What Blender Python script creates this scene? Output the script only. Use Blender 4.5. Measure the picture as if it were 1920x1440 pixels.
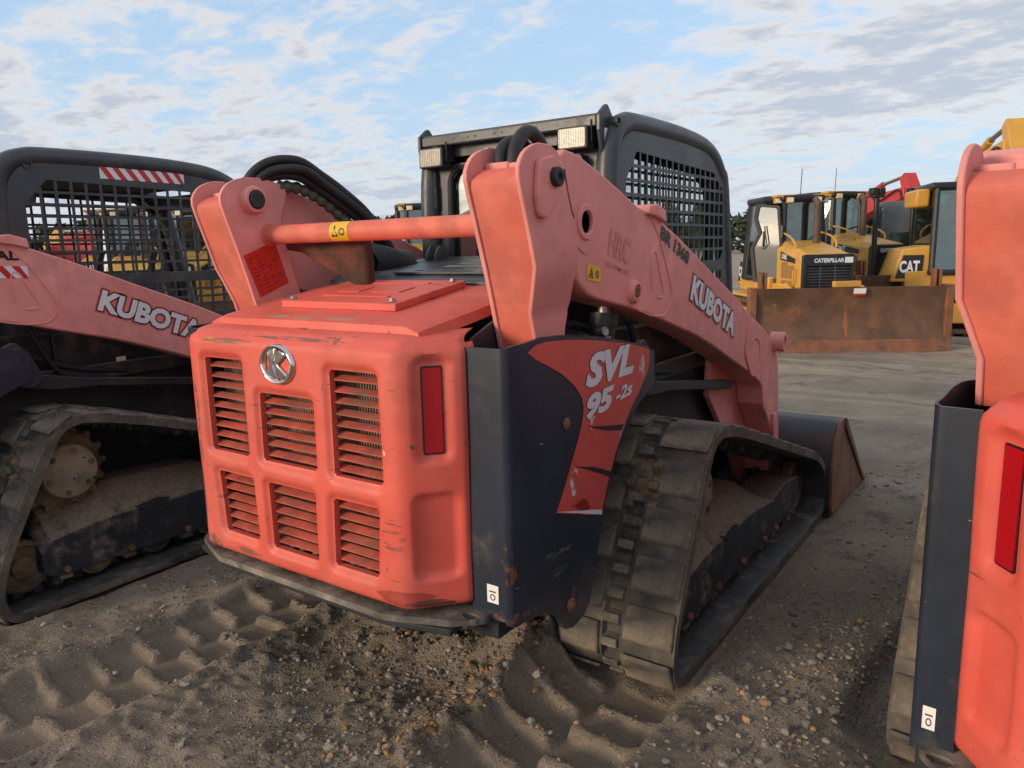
import bpy, bmesh, math, random
import numpy as np
from mathutils import Matrix, Vector
random.seed(7)
for _o in list(bpy.data.objects): bpy.data.objects.remove(_o)
SC = bpy.context.scene
COL = SC.collection
R = math.radians

# ---------------------------------------------------------------- camera
CAM = (1.9003, -1.4541, 1.5127)
YAW, PITCH, ROLL, FPX = 0.6174, 0.1758, -0.0234, 1420.2
_cy, _sy = math.cos(YAW), math.sin(YAW)
_f = Vector((-_sy*math.cos(PITCH), _cy*math.cos(PITCH), -math.sin(PITCH)))
_r = Vector((_cy, _sy, 0)); _u = _r.cross(_f)
_c, _s = math.cos(ROLL), math.sin(ROLL)
_r, _u = _c*_r+_s*_u, _c*_u-_s*_r
cd = bpy.data.cameras.new('camera'); cam = bpy.data.objects.new('camera', cd); COL.objects.link(cam)
cam.matrix_world = Matrix(((_r.x, _u.x, -_f.x, CAM[0]), (_r.y, _u.y, -_f.y, CAM[1]), (_r.z, _u.z, -_f.z, CAM[2]), (0, 0, 0, 1)))
cd.sensor_width = 36; cd.lens = FPX/1920*36; cd.clip_start = .05; cd.clip_end = 3000
SC.camera = cam

# ---------------------------------------------------------------- sky, sun, exposure
SUN_EL, SUN_AZ = R(13), R(207)       # azimuth clockwise from +Y: behind the camera, to its left
W = bpy.data.worlds.new('World'); SC.world = W; W.use_nodes = True
def build_sky():
    nt = W.node_tree; N = nt.nodes; L = nt.links; N.clear()
    def nd(t, **k):
        n = N.new(t)
        for a, b in k.items(): setattr(n, a, b)
        return n
    def mth(op, a, b=None, c=None, clamp=False):
        n = nd('ShaderNodeMath', operation=op, use_clamp=clamp)
        for i, v in enumerate((a, b, c)):
            if v is None: continue
            if isinstance(v, (int, float)): n.inputs[i].default_value = v
            else: L.new(v, n.inputs[i])
        return n.outputs[0]
    sky = nd('ShaderNodeTexSky', sky_type='NISHITA', sun_disc=False, sun_elevation=SUN_EL, sun_rotation=SUN_AZ,
             altitude=50, air_density=1.0, dust_density=1.4, ozone_density=1.6)
    tc = nd('ShaderNodeTexCoord'); sep = nd('ShaderNodeSeparateXYZ'); L.new(tc.outputs['Generated'], sep.inputs[0])
    zc = mth('MAXIMUM', sep.outputs['Z'], 0.0)
    den = mth('ADD', zc, 0.16)
    px = mth('DIVIDE', sep.outputs['X'], den); py = mth('DIVIDE', sep.outputs['Y'], den)
    cmb = nd('ShaderNodeCombineXYZ'); L.new(px, cmb.inputs[0]); L.new(py, cmb.inputs[1])
    mp = nd('ShaderNodeMapping'); mp.inputs['Rotation'].default_value = (0, 0, R(28)); mp.inputs['Scale'].default_value = (0.80, 1.12, 1)
    L.new(cmb.outputs[0], mp.inputs[0])
    def noise(scale, det, rough, dist=0, loc=0):
        n = nd('ShaderNodeTexNoise', noise_dimensions='2D'); n.inputs['Scale'].default_value = scale; n.inputs['Detail'].default_value = det
        n.inputs['Roughness'].default_value = rough; n.inputs['Distortion'].default_value = dist
        m2 = nd('ShaderNodeMapping'); m2.inputs['Location'].default_value = (loc, loc*1.7, 0); L.new(mp.outputs[0], m2.inputs[0])
        L.new(m2.outputs[0], n.inputs['Vector']); return n.outputs['Fac']
    big = noise(.75, 2, .5, .2, 4.3)
    puff = noise(5.2, 3, .5, .2, 8.4)
    fine = noise(15.0, 5, .62, .3, 1.7)
    m = mth('ADD', mth('MULTIPLY', big, 1.05), mth('ADD', mth('MULTIPLY', puff, 1.0), mth('MULTIPLY', fine, .52)))
    mask = nd('ShaderNodeMapRange', interpolation_type='SMOOTHSTEP'); mask.inputs['From Min'].default_value = .96; mask.inputs['From Max'].default_value = 1.44
    L.new(m, mask.inputs['Value'])
    core = nd('ShaderNodeMapRange', interpolation_type='SMOOTHSTEP'); core.inputs['From Min'].default_value = 1.20; core.inputs['From Max'].default_value = 1.60
    L.new(m, core.inputs['Value'])
    ccol = nd('ShaderNodeMix', data_type='RGBA'); L.new(core.outputs[0], ccol.inputs[0])
    ccol.inputs[6].default_value = (2.78, 2.56, 2.40, 1); ccol.inputs[7].default_value = (1.62, 1.74, 2.02, 1)
    # veil of thin high cloud that thickens to the horizon
    blue = nd('ShaderNodeMix', data_type='RGBA'); blue.inputs[0].default_value = .70
    L.new(sky.outputs[0], blue.inputs[6]); blue.inputs[7].default_value = (1.20, 1.88, 2.66, 1)
    hz = mth('POWER', mth('SUBTRACT', 1.0, zc, clamp=True), 3.6)
    veil = nd('ShaderNodeMix', data_type='RGBA'); L.new(mth('MULTIPLY', hz, .80), veil.inputs[0])
    L.new(blue.outputs[2], veil.inputs[6]); veil.inputs[7].default_value = (1.72, 2.06, 2.52, 1)
    fin = nd('ShaderNodeMix', data_type='RGBA')
    L.new(mth('MULTIPLY', mask.outputs[0], mth('SUBTRACT', .92, mth('MULTIPLY', mth('POWER', mth('SUBTRACT', 1.0, zc, clamp=True), 9.0), .45))), fin.inputs[0])
    L.new(veil.outputs[2], fin.inputs[6]); L.new(ccol.outputs[2], fin.inputs[7])
    bg = nd('ShaderNodeBackground'); bg.inputs['Strength'].default_value = .15
    L.new(fin.outputs[2], bg.inputs['Color'])
    out = nd('ShaderNodeOutputWorld'); L.new(bg.outputs[0], out.inputs[0])
build_sky()
sl = bpy.data.lights.new('sun', 'SUN'); sun = bpy.data.objects.new('sun', sl); COL.objects.link(sun)
sl.energy = 1.25; sl.angle = R(16); sl.color = (1.0, .80, .58)
_d = Vector((math.sin(SUN_AZ)*math.cos(SUN_EL), math.cos(SUN_AZ)*math.cos(SUN_EL), math.sin(SUN_EL)))
sun.rotation_euler = _d.to_track_quat('Z', 'Y').to_euler()
SC.view_settings.view_transform = 'Standard'; SC.view_settings.look = 'None'
SC.view_settings.exposure = 1.12; SC.view_settings.gamma = 1.0; SC.view_settings.use_curve_mapping = False
SC.render.engine = 'CYCLES'; SC.cycles.max_bounces = 6; SC.cycles.transparent_max_bounces = 12

# ---------------------------------------------------------------- materials
MATS = {}
def mat(name, col, rough=.5, metal=0., var=.12, vscale=5., dirt=None, damt=0., dscale=3., dsoft=.18, zd=None,
        chip=None, camt=0., cscale=18., scr=None, samt=0., sscale=(9, 9, 90), bump=0., bscale=40., spec=.5, up=0., marks=()):
    """procedural paint / metal: colour drift, dirt patches (dirt), chips (chip), scratches (scr), fine relief"""
    m = bpy.data.materials.new(name); m.use_nodes = True; MATS[name] = m
    nt = m.node_tree; N = nt.nodes; L = nt.links; b = N['Principled BSDF']
    tc = N.new('ShaderNodeTexCoord'); co = tc.outputs['Object']
    def noise(scale, det=4, rg=.6, vec=None, dist=0):
        n = N.new('ShaderNodeTexNoise'); n.inputs['Scale'].default_value = scale; n.inputs['Detail'].default_value = det
        n.inputs['Roughness'].default_value = rg; n.inputs['Distortion'].default_value = dist
        L.new(vec or co, n.inputs['Vector']); return n.outputs['Fac']
    def ramp(v, a, c):
        n = N.new('ShaderNodeMapRange'); n.interpolation_type = 'SMOOTHSTEP'; n.inputs['From Min'].default_value = a; n.inputs['From Max'].default_value = c
        L.new(v, n.inputs['Value']); return n.outputs[0]
    def op(o, a, c):
        n = N.new('ShaderNodeMath'); n.operation = o; n.use_clamp = (o != 'ADD')
        for i, v in enumerate((a, c)):
            if isinstance(v, (int, float)): n.inputs[i].default_value = v
            else: L.new(v, n.inputs[i])
        return n.outputs[0]
    def mix(f, a, c):
        n = N.new('ShaderNodeMix'); n.data_type = 'RGBA'
        L.new(f, n.inputs[0]) if not isinstance(f, float) else setattr(n.inputs[0], 'default_value', f)
        for i, v in ((6, a), (7, c)):
            if isinstance(v, tuple): n.inputs[i].default_value = (*v, 1)
            else: L.new(v, n.inputs[i])
        return n.outputs[2]
    lo = tuple(c*(1-var) for c in col); hi = tuple(min(1, c*(1+var)) for c in col)
    c = mix(ramp(noise(vscale), .3, .7), lo, hi)
    rsock = None
    if samt:
        mp = N.new('ShaderNodeMapping'); mp.inputs['Scale'].default_value = sscale; mp.inputs['Rotation'].default_value = (R(7), R(9), 0); L.new(co, mp.inputs[0])
        s = ramp(noise(1.0, 3, .55, mp.outputs[0]), .78-samt*.2, .80-samt*.2)
        s = op('MULTIPLY', s, ramp(noise(2.3, 2), .45, .55))
        c = mix(s, c, scr)
    if camt:
        k = ramp(noise(cscale, 5, .65), .80-camt*.3, .815-camt*.3)
        c = mix(k, c, chip)
    for (mx, my, mz), (rx, ry, rz), mcol, thr, msc in marks:      # worn or scraped places of the thing itself
        mp = N.new('ShaderNodeMapping'); mp.vector_type = 'POINT'; mp.inputs['Scale'].default_value = (1/rx, 1/ry, 1/rz); mp.inputs['Location'].default_value = (-mx/rx, -my/ry, -mz/rz); L.new(co, mp.inputs[0])
        ln = N.new('ShaderNodeVectorMath'); ln.operation = 'LENGTH'; L.new(mp.outputs[0], ln.inputs[0])
        m2 = N.new('ShaderNodeMapping'); m2.inputs['Scale'].default_value = msc; L.new(co, m2.inputs[0])
        k = op('MULTIPLY', ramp(ln.outputs['Value'], 1.0, .35), 1.0)
        k = ramp(op('ADD', op('MULTIPLY', k, .5), noise(1.0, 5, .7, m2.outputs[0])), thr, thr+.10)
        k = op('MULTIPLY', k, ramp(ln.outputs['Value'], 1.05, .9))
        c = mix(k, c, mcol)
    if damt:
        dn = noise(dscale, 6, .66)
        if zd:
            sp = N.new('ShaderNodeSeparateXYZ'); L.new(co, sp.inputs[0])
            dn = op('ADD', dn, op('MULTIPLY', ramp(sp.outputs['Z'], zd[1], zd[0]), zd[2]))
        if up:
            g = N.new('ShaderNodeNewGeometry'); sg = N.new('ShaderNodeSeparateXYZ'); L.new(g.outputs['Normal'], sg.inputs[0])
            dn = op('ADD', dn, op('MULTIPLY', ramp(sg.outputs['Z'], .25, .9), up))
        k = ramp(dn, .72-damt*.4-dsoft*.5, .72-damt*.4+dsoft*.5)
        d2 = mix(ramp(noise(dscale*6, 4), .3, .7), tuple(x*.75 for x in dirt), tuple(min(1, x*1.2) for x in dirt))
        c = mix(k, c, d2)
        n = N.new('ShaderNodeMapRange'); n.inputs['To Min'].default_value = rough; n.inputs['To Max'].default_value = .95; L.new(k, n.inputs['Value']); rsock = n.outputs[0]
    L.new(c, b.inputs['Base Color'])
    if rsock is None:
        n = N.new('ShaderNodeMapRange'); n.inputs['To Min'].default_value = max(0, rough-.07); n.inputs['To Max'].default_value = min(1, rough+.1)
        L.new(noise(vscale*2.3), n.inputs['Value']); rsock = n.outputs[0]
    L.new(rsock, b.inputs['Roughness']); b.inputs['Metallic'].default_value = metal; b.inputs['Specular IOR Level'].default_value = spec
    if bump:
        bp = N.new('ShaderNodeBump'); bp.inputs['Strength'].default_value = bump; bp.inputs['Distance'].default_value = .01
        L.new(noise(bscale, 5, .65), bp.inputs['Height']); L.new(bp.outputs[0], b.inputs['Normal'])
    return m
TAN = (.20, .145, .09); RUST = (.17, .065, .028); DUST = (.30, .25, .19)
RED = (.66, .092, .062)
mat('red_paint', RED, .42, var=.10, vscale=3, chip=(.10, .045, .03), camt=.42, cscale=20, scr=(.13, .045, .03), samt=.55, dirt=(.58, .15, .11), damt=.16, dscale=2.2, dsoft=.75, marks=(
    ((-.27, 0, 1.243), (.24, .1, .016), (.16, .085, .03), 0.89, (9, 9, 130)), ((-.36, 0, 1.249), (.05, .1, .008), (.45, .22, .02), 0.83, (20, 20, 90)), ((.05, .02, 1.262), (.4, .1, .010), (.15, .06, .05), 0.91, (8, 8, 120)),
    ((.47, 0, .535), (.14, .2, .036), (.30, .020, .012), 0.77, (6, 6, 40)), ((.52, .08, .520), (.10, .2, .020), (.035, .02, .018), 0.81, (8, 8, 70)), ((-.44, .0, .53), (.09, .1, .05), (.09, .05, .035), 0.91, (30, 30, 30)),
    ((-.46, .0, .95), (.03, .1, .30), (.12, .06, .045), 0.95, (50, 50, 18)), ((.44, .0, .72), (.09, .1, .10), (.16, .07, .05), 0.97, (8, 8, 90)), ((.42, .0, .96), (.018, .1, .014), (.62, .55, .45), 0.83, (70, 70, 70)), ((-.25, 0, .53), (.16, .1, .02), (.14, .08, .045), 0.91, (14, 14, 60)),
    ((.0, .12, 1.32), (.5, .05, .02), (.34, .25, .15), 0.91, (9, 30, 30))))
mat('faded_skylit_red', (.74, .245, .215), .50, var=.12, vscale=2.2, chip=(.12, .05, .03), camt=.12, cscale=22, scr=(.78, .42, .38), samt=.26, dirt=(.76, .34, .30), damt=.30, dscale=1.8, dsoft=.7)  # faded arm paint, also paler and pinker: bluish sky light put into the colour
mat('upright_sunlit_red', (.65, .118, .075), .48, var=.12, vscale=3, chip=(.12, .05, .03), camt=.14, cscale=22, scr=(.16, .05, .035), samt=.24, dirt=(.60, .20, .145), damt=.34, dscale=2.0, dsoft=.7)  # same arm paint kept more orange: warm sun on rear faces put into the colour
mat('gusset_shade_red', (.22, .030, .02), .6, var=.2, vscale=4, dirt=(.030, .026, .014), damt=.50, dscale=3, dsoft=.4)  # dirty red, with base and dirt darkened to paint in the shade below the tube
mat('old_weld', (.20, .06, .03), .7, var=.3, vscale=40, bump=.4, bscale=90)
mat('slat_red', (.46, .085, .055), .55, var=.25, vscale=14, dirt=(.16, .10, .07), damt=.20, dscale=8, dsoft=.5)
mat('core_fin', (.33, .27, .21), .8, var=.35, vscale=18, bump=.1)
mat('navy', (.020, .028, .044), .34, var=.22, vscale=3, scr=(.22, .23, .25), samt=.30, sscale=(16, 14, 70), chip=RUST, camt=.10, cscale=9, dirt=(.11, .09, .07), damt=.06, dscale=3.5, dsoft=.30, zd=(.28, .65, .22), marks=(
    ((.72, .17, .62), (.05, .07, .17), (.15, .06, .028), 1.01, (40, 40, 16)), ((.74, .47, .42), (.1, .07, .12), (.13, .055, .03), .98, (24, 24, 12)), ((.74, .40, .58), (.1, .16, .12), (.07, .09, .10), 1.03, (60, 16, 90)), ((.71, .17, .48), (.10, .10, .04), (.14, .07, .04), 1.0, (34, 34, 34)), ((.74, .2, .47), (.1, .16, .025), (.13, .06, .03), .99, (36, 36, 30))))
mat('navy_rail', (.020, .023, .030), .55, var=.3, vscale=5, dirt=(.15, .11, .07), damt=.20, dscale=4, dsoft=.35, up=.2, chip=RUST, camt=.10, cscale=12)
mat('navy_in', (.016, .018, .022), .6, var=.3, vscale=5, dirt=TAN, damt=.10, dscale=4, dsoft=.3)
mat('cab_grey', (.042, .050, .058), .40, var=.16, vscale=3, scr=(.30, .31, .32), samt=.10, chip=(.15, .07, .04), camt=.05, cscale=16, dirt=(.16, .14, .12), damt=.15, dscale=5, dsoft=.4)
mat('cab_inner', (.030, .031, .033), .65, var=.2)
mat('black_plastic', (.018, .019, .021), .48, var=.25, vscale=8, dirt=(.12, .10, .08), damt=.10, dscale=7, dsoft=.3)
mat('matt_black', (.022, .023, .026), .62, var=.2, vscale=12, bump=.15, bscale=220)
mat('hose_rubber', (.014, .014, .015), .55, var=.25, vscale=20, bump=.25, bscale=300)
mat('hose_guard', (.085, .085, .060), .6, var=.2, vscale=30)
mat('chrome', (.62, .62, .60), .18, 1.0, var=.12, vscale=30, dirt=(.33, .25, .16), damt=.22, dscale=9)
mat('steel', (.34, .33, .31), .45, .9, var=.2, vscale=20, dirt=RUST, damt=.15, dscale=12)
mat('track_rubber', (.030, .029, .028), .72, var=.3, vscale=9, dirt=(.20, .163, .120), damt=.50, dscale=3.4, dsoft=.42, bump=.5, bscale=34)
mat('lug_rubber', (.040, .039, .037), .70, var=.3, vscale=14, dirt=(.21, .170, .126), damt=.60, dscale=5.5, dsoft=.40, bump=.45, bscale=48)
mat('belt_inside', (.040, .040, .042), .65, var=.35, vscale=22, dirt=(.20, .17, .13), damt=.25, dscale=9, dsoft=.3, bump=.4, bscale=60)
mat('pocket', (.012, .011, .010), .9, var=.4, vscale=30, dirt=(.09, .07, .05), damt=.2, dscale=20)
mat('muddy_frame', (.020, .023, .030), .6, var=.25, dirt=(.215, .165, .118), damt=.24, dscale=8, dsoft=.26, up=.30, chip=RUST, camt=.30, cscale=9, bump=.7, bscale=55)
mat('muddy_wheel', (.05, .042, .035), .75, var=.3, dirt=(.20, .135, .075), damt=.62, dscale=6, dsoft=.3, bump=.5, bscale=40)
mat('hub_mud', (.24, .185, .125), .8, var=.25, vscale=10, chip=(.022, .024, .03), camt=.62, cscale=15, bump=.4, bscale=50)
mat('bumper_steel', (.055, .052, .050), .6, var=.3, vscale=9, dirt=(.34, .29, .23), damt=.50, dscale=4, dsoft=.40, chip=RUST, camt=.28, cscale=14, bump=.3, bscale=50)
mat('reflector_red', (.40, .006, .012), .22, var=.08, vscale=200, bump=.12, bscale=500)
mat('reflector_rim', (.012, .012, .02), .4)
mat('decal_red', (.56, .085, .068), .38, var=.12, vscale=5, scr=(.45, .36, .36), samt=.30, chip=(.50, .44, .44), camt=.20, cscale=11, marks=(
    ((.74, .98, 1.09), (.1, .06, .10), (.55, .42, .41), .98, (30, 30, 16)), ((.74, .80, .90), (.1, .10, .10), (.40, .22, .21), .98, (30, 40, 14)), ((.74, .50, .80), (.1, .05, .09), (.60, .56, .56), .97, (22, 22, 14)), ((.74, .62, .96), (.1, .06, .05), (.58, .52, .52), 1.0, (24, 24, 20)), ((.74, .52, .70), (.1, .16, .05), (.22, .015, .015), .90, (6, 6, 20))))
mat('decal_white', (.62, .63, .66), .4, var=.05, chip=(.40, .10, .09), camt=.22, cscale=15)
mat('decal_dark', (.03, .02, .025), .4)
mat('white_vinyl', (.74, .75, .77), .35, var=.04, chip=(.30, .12, .10), camt=.08, cscale=20)
mat('black_vinyl', (.010, .010, .011), .35)
mat('label_red', (.62, .035, .022), .32, var=.08, vscale=60, scr=(.35, .02, .015), samt=.3, sscale=(60, 60, 30))
mat('stencil', (.62, .190, .170), .5, var=.15, vscale=30)
mat('yellow_vinyl', (.72, .44, .02), .4, var=.06, scr=(.3, .2, .02), samt=.12)
mat('sticker_white', (.78, .78, .77), .4, var=.03)
mat('lens', (.40, .37, .30), .25, 0., var=.18, vscale=30, bump=.10, bscale=60)
mat('lens_clear', (.75, .73, .64), .15, var=.1, vscale=80)
mat('seat_vinyl', (.02, .02, .022), .5)
mat('bucket_steel', (.030, .034, .042), .5, var=.25, dirt=RUST, damt=.30, dscale=3.0, dsoft=.25, chip=(.23, .10, .05), camt=.25, cscale=7, bump=.2)
mat('rusty_plate', (.20, .095, .05), .7, var=.25, vscale=5, dirt=(.10, .04, .02), damt=.28, dscale=4, dsoft=.3, bump=.3)
mat('blade_rust', (.120, .062, .036), .65, var=.30, vscale=2.0, dirt=(.26, .105, .04), damt=.24, dscale=1.6, dsoft=.25, bump=.35, bscale=20, scr=(.30, .22, .16), samt=.30, sscale=(3, 3, 40), marks=(((.05, 2.5, .45), (.07, .4, .42), (.30, .10, .03), .86, (30, 30, 3)), ((1.2, 2.5, .8), (.3, .4, .2), (.30, .12, .04), 1.0, (8, 8, 8))))
mat('blade_edge', (.20, .075, .035), .6, var=.25, vscale=4, dirt=(.11, .07, .05), damt=.3, dscale=3)
mat('cat_yellow', (.60, .315, .045), .42, var=.08, vscale=3, dirt=(.28, .20, .12), damt=.20, dscale=2.2, dsoft=.3, chip=RUST, camt=.08, cscale=9)
mat('cat_brown', (.30, .15, .05), .7, var=.2, vscale=30, bump=.3, bscale=200)
mat('cat_black', (.014, .016, .020), .42, var=.2)
mat('shoe_rust', (.105, .068, .045), .75, var=.3, vscale=8, dirt=(.20, .12, .06), damt=.3, dscale=5, bump=.3)
mat('exhaust_rust', (.10, .06, .045), .7, var=.25, vscale=8)
mat('link_red', (.50, .030, .032), .4, var=.1, vscale=2, dirt=(.2, .08, .06), damt=.12)
mat('link_grey', (.09, .10, .105), .5, var=.15)
def glassy(name, tint, gloss=.10, alpha=.75):
    m = bpy.data.materials.new(name); m.use_nodes = True; MATS[name] = m
    nt = m.node_tree; N = nt.nodes; L = nt.links; N.clear()
    o = N.new('ShaderNodeOutputMaterial'); t = N.new('ShaderNodeBsdfTransparent'); t.inputs[0].default_value = (*tint, 1)
    g = N.new('ShaderNodeBsdfGlossy'); g.inputs['Roughness'].default_value = .03; g.inputs[0].default_value = (.95, .97, .95, 1)
    d = N.new('ShaderNodeBsdfDiffuse'); d.inputs[0].default_value = (.22, .25, .22, 1)
    tc = N.new('ShaderNodeTexCoord'); nz = N.new('ShaderNodeTexNoise'); nz.inputs['Scale'].default_value = 5; nz.inputs['Detail'].default_value = 4
    L.new(tc.outputs['Object'], nz.inputs['Vector'])
    mr = N.new('ShaderNodeMapRange'); mr.inputs['To Min'].default_value = .02; mr.inputs['To Max'].default_value = .02+.16*(1-alpha); L.new(nz.outputs['Fac'], mr.inputs['Value'])
    m1 = N.new('ShaderNodeMixShader'); L.new(mr.outputs[0], m1.inputs[0]); L.new(t.outputs[0], m1.inputs[1]); L.new(d.outputs[0], m1.inputs[2])
    fr = N.new('ShaderNodeFresnel'); fr.inputs['IOR'].default_value = 1.5
    ad = N.new('ShaderNodeMath'); ad.operation = 'ADD'; ad.use_clamp = True; L.new(fr.outputs[0], ad.inputs[0]); ad.inputs[1].default_value = gloss
    bp = N.new('ShaderNodeBump'); bp.inputs['Strength'].default_value = .03; bp.inputs['Distance'].default_value = .02
    n2 = N.new('ShaderNodeTexNoise'); n2.inputs['Scale'].default_value = 3.0; L.new(tc.outputs['Object'], n2.inputs['Vector']); L.new(n2.outputs['Fac'], bp.inputs['Height']); L.new(bp.outputs[0], g.inputs['Normal'])
    m2 = N.new('ShaderNodeMixShader'); L.new(ad.outputs[0], m2.inputs[0]); L.new(m1.outputs[0], m2.inputs[1]); L.new(g.outputs[0], m2.inputs[2])
    L.new(m2.outputs[0], o.inputs[0]); return m
glassy('cab_glass', (.66, .86, .78), .42)
glassy('side_glass', (.60, .78, .72), .50)
glassy('dozer_glass', (.45, .62, .58), .12)
glassy('mirror_glass', (.25, .32, .28), .55, .6)

# ---------------------------------------------------------------- geometry helpers: geo = (verts, faces)
def join(*gs):
    V, F = [], []
    for g in gs:
        o = len(V); V += list(g[0]); F += [tuple(i+o for i in f) for f in g[1]]
    return V, F
def box(x0, x1, y0, y1, z0, z1):
    V = [(x0, y0, z0), (x1, y0, z0), (x1, y1, z0), (x0, y1, z0), (x0, y0, z1), (x1, y0, z1), (x1, y1, z1), (x0, y1, z1)]
    return V, [(0, 3, 2, 1), (4, 5, 6, 7), (0, 1, 5, 4), (1, 2, 6, 5), (2, 3, 7, 6), (3, 0, 4, 7)]
def area2(p): return sum(p[i][0]*p[(i+1) % len(p)][1]-p[(i+1) % len(p)][0]*p[i][1] for i in range(len(p)))
def emb(ax, a, q):      # 2D point q embedded at height a on axis ax
    return (a, q[0], q[1]) if ax == 'x' else (q[1], a, q[0]) if ax == 'y' else (q[0], q[1], a)
# for ax 'x' the 2D pair is (y,z); for 'z' it is (x,y); for 'y' it is (z,x): all right-handed
def prism(poly, ax, a, b):
    p = list(poly)
    if area2(p) < 0: p.reverse()
    n = len(p); V = [emb(ax, a, q) for q in p]+[emb(ax, b, q) for q in p]
    return V, [tuple(range(n-1, -1, -1)), tuple(range(n, 2*n))]+[(i, (i+1) % n, n+(i+1) % n, n+i) for i in range(n)]
def plate(outer, holes, ax, a, b):
    loops = [list(outer)]+[list(h) for h in holes]
    if area2(loops[0]) < 0: loops[0].reverse()
    for h in loops[1:]:
        if area2(h) > 0: h.reverse()
    bm = bmesh.new(); es = []
    for lp in loops:
        vs = [bm.verts.new((q[0], q[1], 0)) for q in lp]
        es += [bm.edges.new((vs[i], vs[(i+1) % len(vs)])) for i in range(len(vs))]
    bmesh.ops.triangle_fill(bm, edges=es, use_beauty=True, use_dissolve=False)
    bm.verts.index_update()
    P = [(v.co.x, v.co.y) for v in bm.verts]; T = []
    for f in bm.faces:
        ids = [v.index for v in f.verts]
        pa = [P[i] for i in ids]
        T.append(tuple(ids) if area2(pa) > 0 else tuple(reversed(ids)))
    bm.free(); n = len(P)
    V = [emb(ax, a, q) for q in P]+[emb(ax, b, q) for q in P]
    F = [tuple(reversed(t)) for t in T]+[tuple(i+n for i in t) for t in T]
    o = 0
    for lp in loops:
        k = len(lp); F += [(o+i, o+(i+1) % k, n+o+(i+1) % k, n+o+i) for i in range(k)]; o += k
    return V, F
def rpoly(pts, r, seg=5):
    """polygon with rounded corners; r a number or one per corner"""
    out = []; n = len(pts)
    for i in range(n):
        p = Vector(pts[i]); a = Vector(pts[i-1]); b = Vector(pts[(i+1) % n]); rr = r[i] if isinstance(r, (list, tuple)) else r
        da, db = (a-p), (b-p); la, lb = da.length, db.length
        if rr <= 0 or la < 1e-6 or lb < 1e-6: out.append(tuple(p)); continue
        da /= la; db /= lb; ang = da.angle(db)
        if ang > math.pi-.05: out.append(tuple(p)); continue
        t = min(rr/math.tan(ang/2), la*.48, lb*.48); p0, p1 = p+da*t, p+db*t
        for k in range(seg+1):
            s = k/seg; q = (1-s)**2*p0+2*s*(1-s)*p+s*s*p1; out.append(tuple(q))
    return out
def circ(c, r, n=24, ry=None): return [(c[0]+r*math.cos(2*math.pi*i/n), c[1]+(ry or r)*math.sin(2*math.pi*i/n)) for i in range(n)]
def tube(path, r, n=12, closed=False, cap=True):
    P = [Vector(p) for p in path]; m = len(P); V = []; F = []
    T = []
    for i in range(m):
        a = P[i-1] if (i or closed) else P[0]; b = P[(i+1) % m] if (i < m-1 or closed) else P[-1]
        T.append((b-a).normalized())
    up = Vector((0, 0, 1)) if abs(T[0].z) < .9 else Vector((1, 0, 0)); nrm = (up-T[0]*up.dot(T[0])).normalized()
    for i in range(m):
        if i: nrm = (nrm-T[i]*nrm.dot(T[i])).normalized()
        bn = T[i].cross(nrm); rr = r[i] if isinstance(r, (list, tuple)) else r
        for k in range(n):
            a = 2*math.pi*k/n; V.append(tuple(P[i]+nrm*rr*math.cos(a)+bn*rr*math.sin(a)))
    for i in range(m if closed else m-1):
        j = (i+1) % m
        F += [(i*n+k, i*n+(k+1) % n, j*n+(k+1) % n, j*n+k) for k in range(n)]
    if cap and not closed: F += [tuple(range(n-1, -1, -1)), tuple((m-1)*n+k for k in range(n))]
    return V, F
def lathe(prof, ax, c, n=32):
    """prof: (radius, height along ax) pairs, from one end to the other"""
    V = []; F = []; m = len(prof)
    for r, h in prof:
        for k in range(n):
            a = 2*math.pi*k/n; u, w = r*math.cos(a), r*math.sin(a)
            V.append((c[0]+h, c[1]+u, c[2]+w) if ax == 'x' else (c[0]+w, c[1]+h, c[2]+u) if ax == 'y' else (c[0]+u, c[1]+w, c[2]+h))
    for i in range(m-1): F += [(i*n+k, i*n+(k+1) % n, (i+1)*n+(k+1) % n, (i+1)*n+k) for k in range(n)]
    if prof[0][0] > 1e-6: F.append(tuple(range(n-1, -1, -1)))
    if prof[-1][0] > 1e-6: F.append(tuple((m-1)*n+k for k in range(n)))
    return V, F
def loft(secs, closed_sec=True):
    n = len(secs[0]); V = [p for s in secs for p in s]; F = []
    for i in range(len(secs)-1): F += [(i*n+k, i*n+(k+1) % n, (i+1)*n+(k+1) % n, (i+1)*n+k) for k in range(n if closed_sec else n-1)]
    if closed_sec: F += [tuple(range(n-1, -1, -1)), tuple((len(secs)-1)*n+k for k in range(n))]
    return V, F
def mir(g): return [(-x, y, z) for x, y, z in g[0]], [tuple(reversed(f)) for f in g[1]]
def xf(g, M): return [tuple(M @ Vector(v)) for v in g[0]], g[1]
def spline(pts, n=8, closed=False):
    P = [Vector(p) for p in pts]; m = len(P); out = []
    for i in range(m if closed else m-1):
        p0 = P[i-1] if (i or closed) else P[0]; p1 = P[i]; p2 = P[(i+1) % m]; p3 = P[(i+2) % m] if (i+2 < m or closed) else P[-1]
        for k in range(n):
            t = k/n; out.append(.5*((2*p1)+(p2-p0)*t+(2*p0-5*p1+4*p2-p3)*t*t+(3*p1-p0-3*p2+p3)*t**3))
    if not closed: out.append(P[-1])
    return [tuple(p) for p in out]
def lerp(x, tab):
    if x <= tab[0][0]: return tab[0][1]
    for (a, p), (b, q) in zip(tab, tab[1:]):
        if x <= b: return p+(q-p)*(x-a)/(b-a)
    return tab[-1][1]
def sms(t): t = max(0., min(1., t)); return t*t*(3-2*t)
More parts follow.
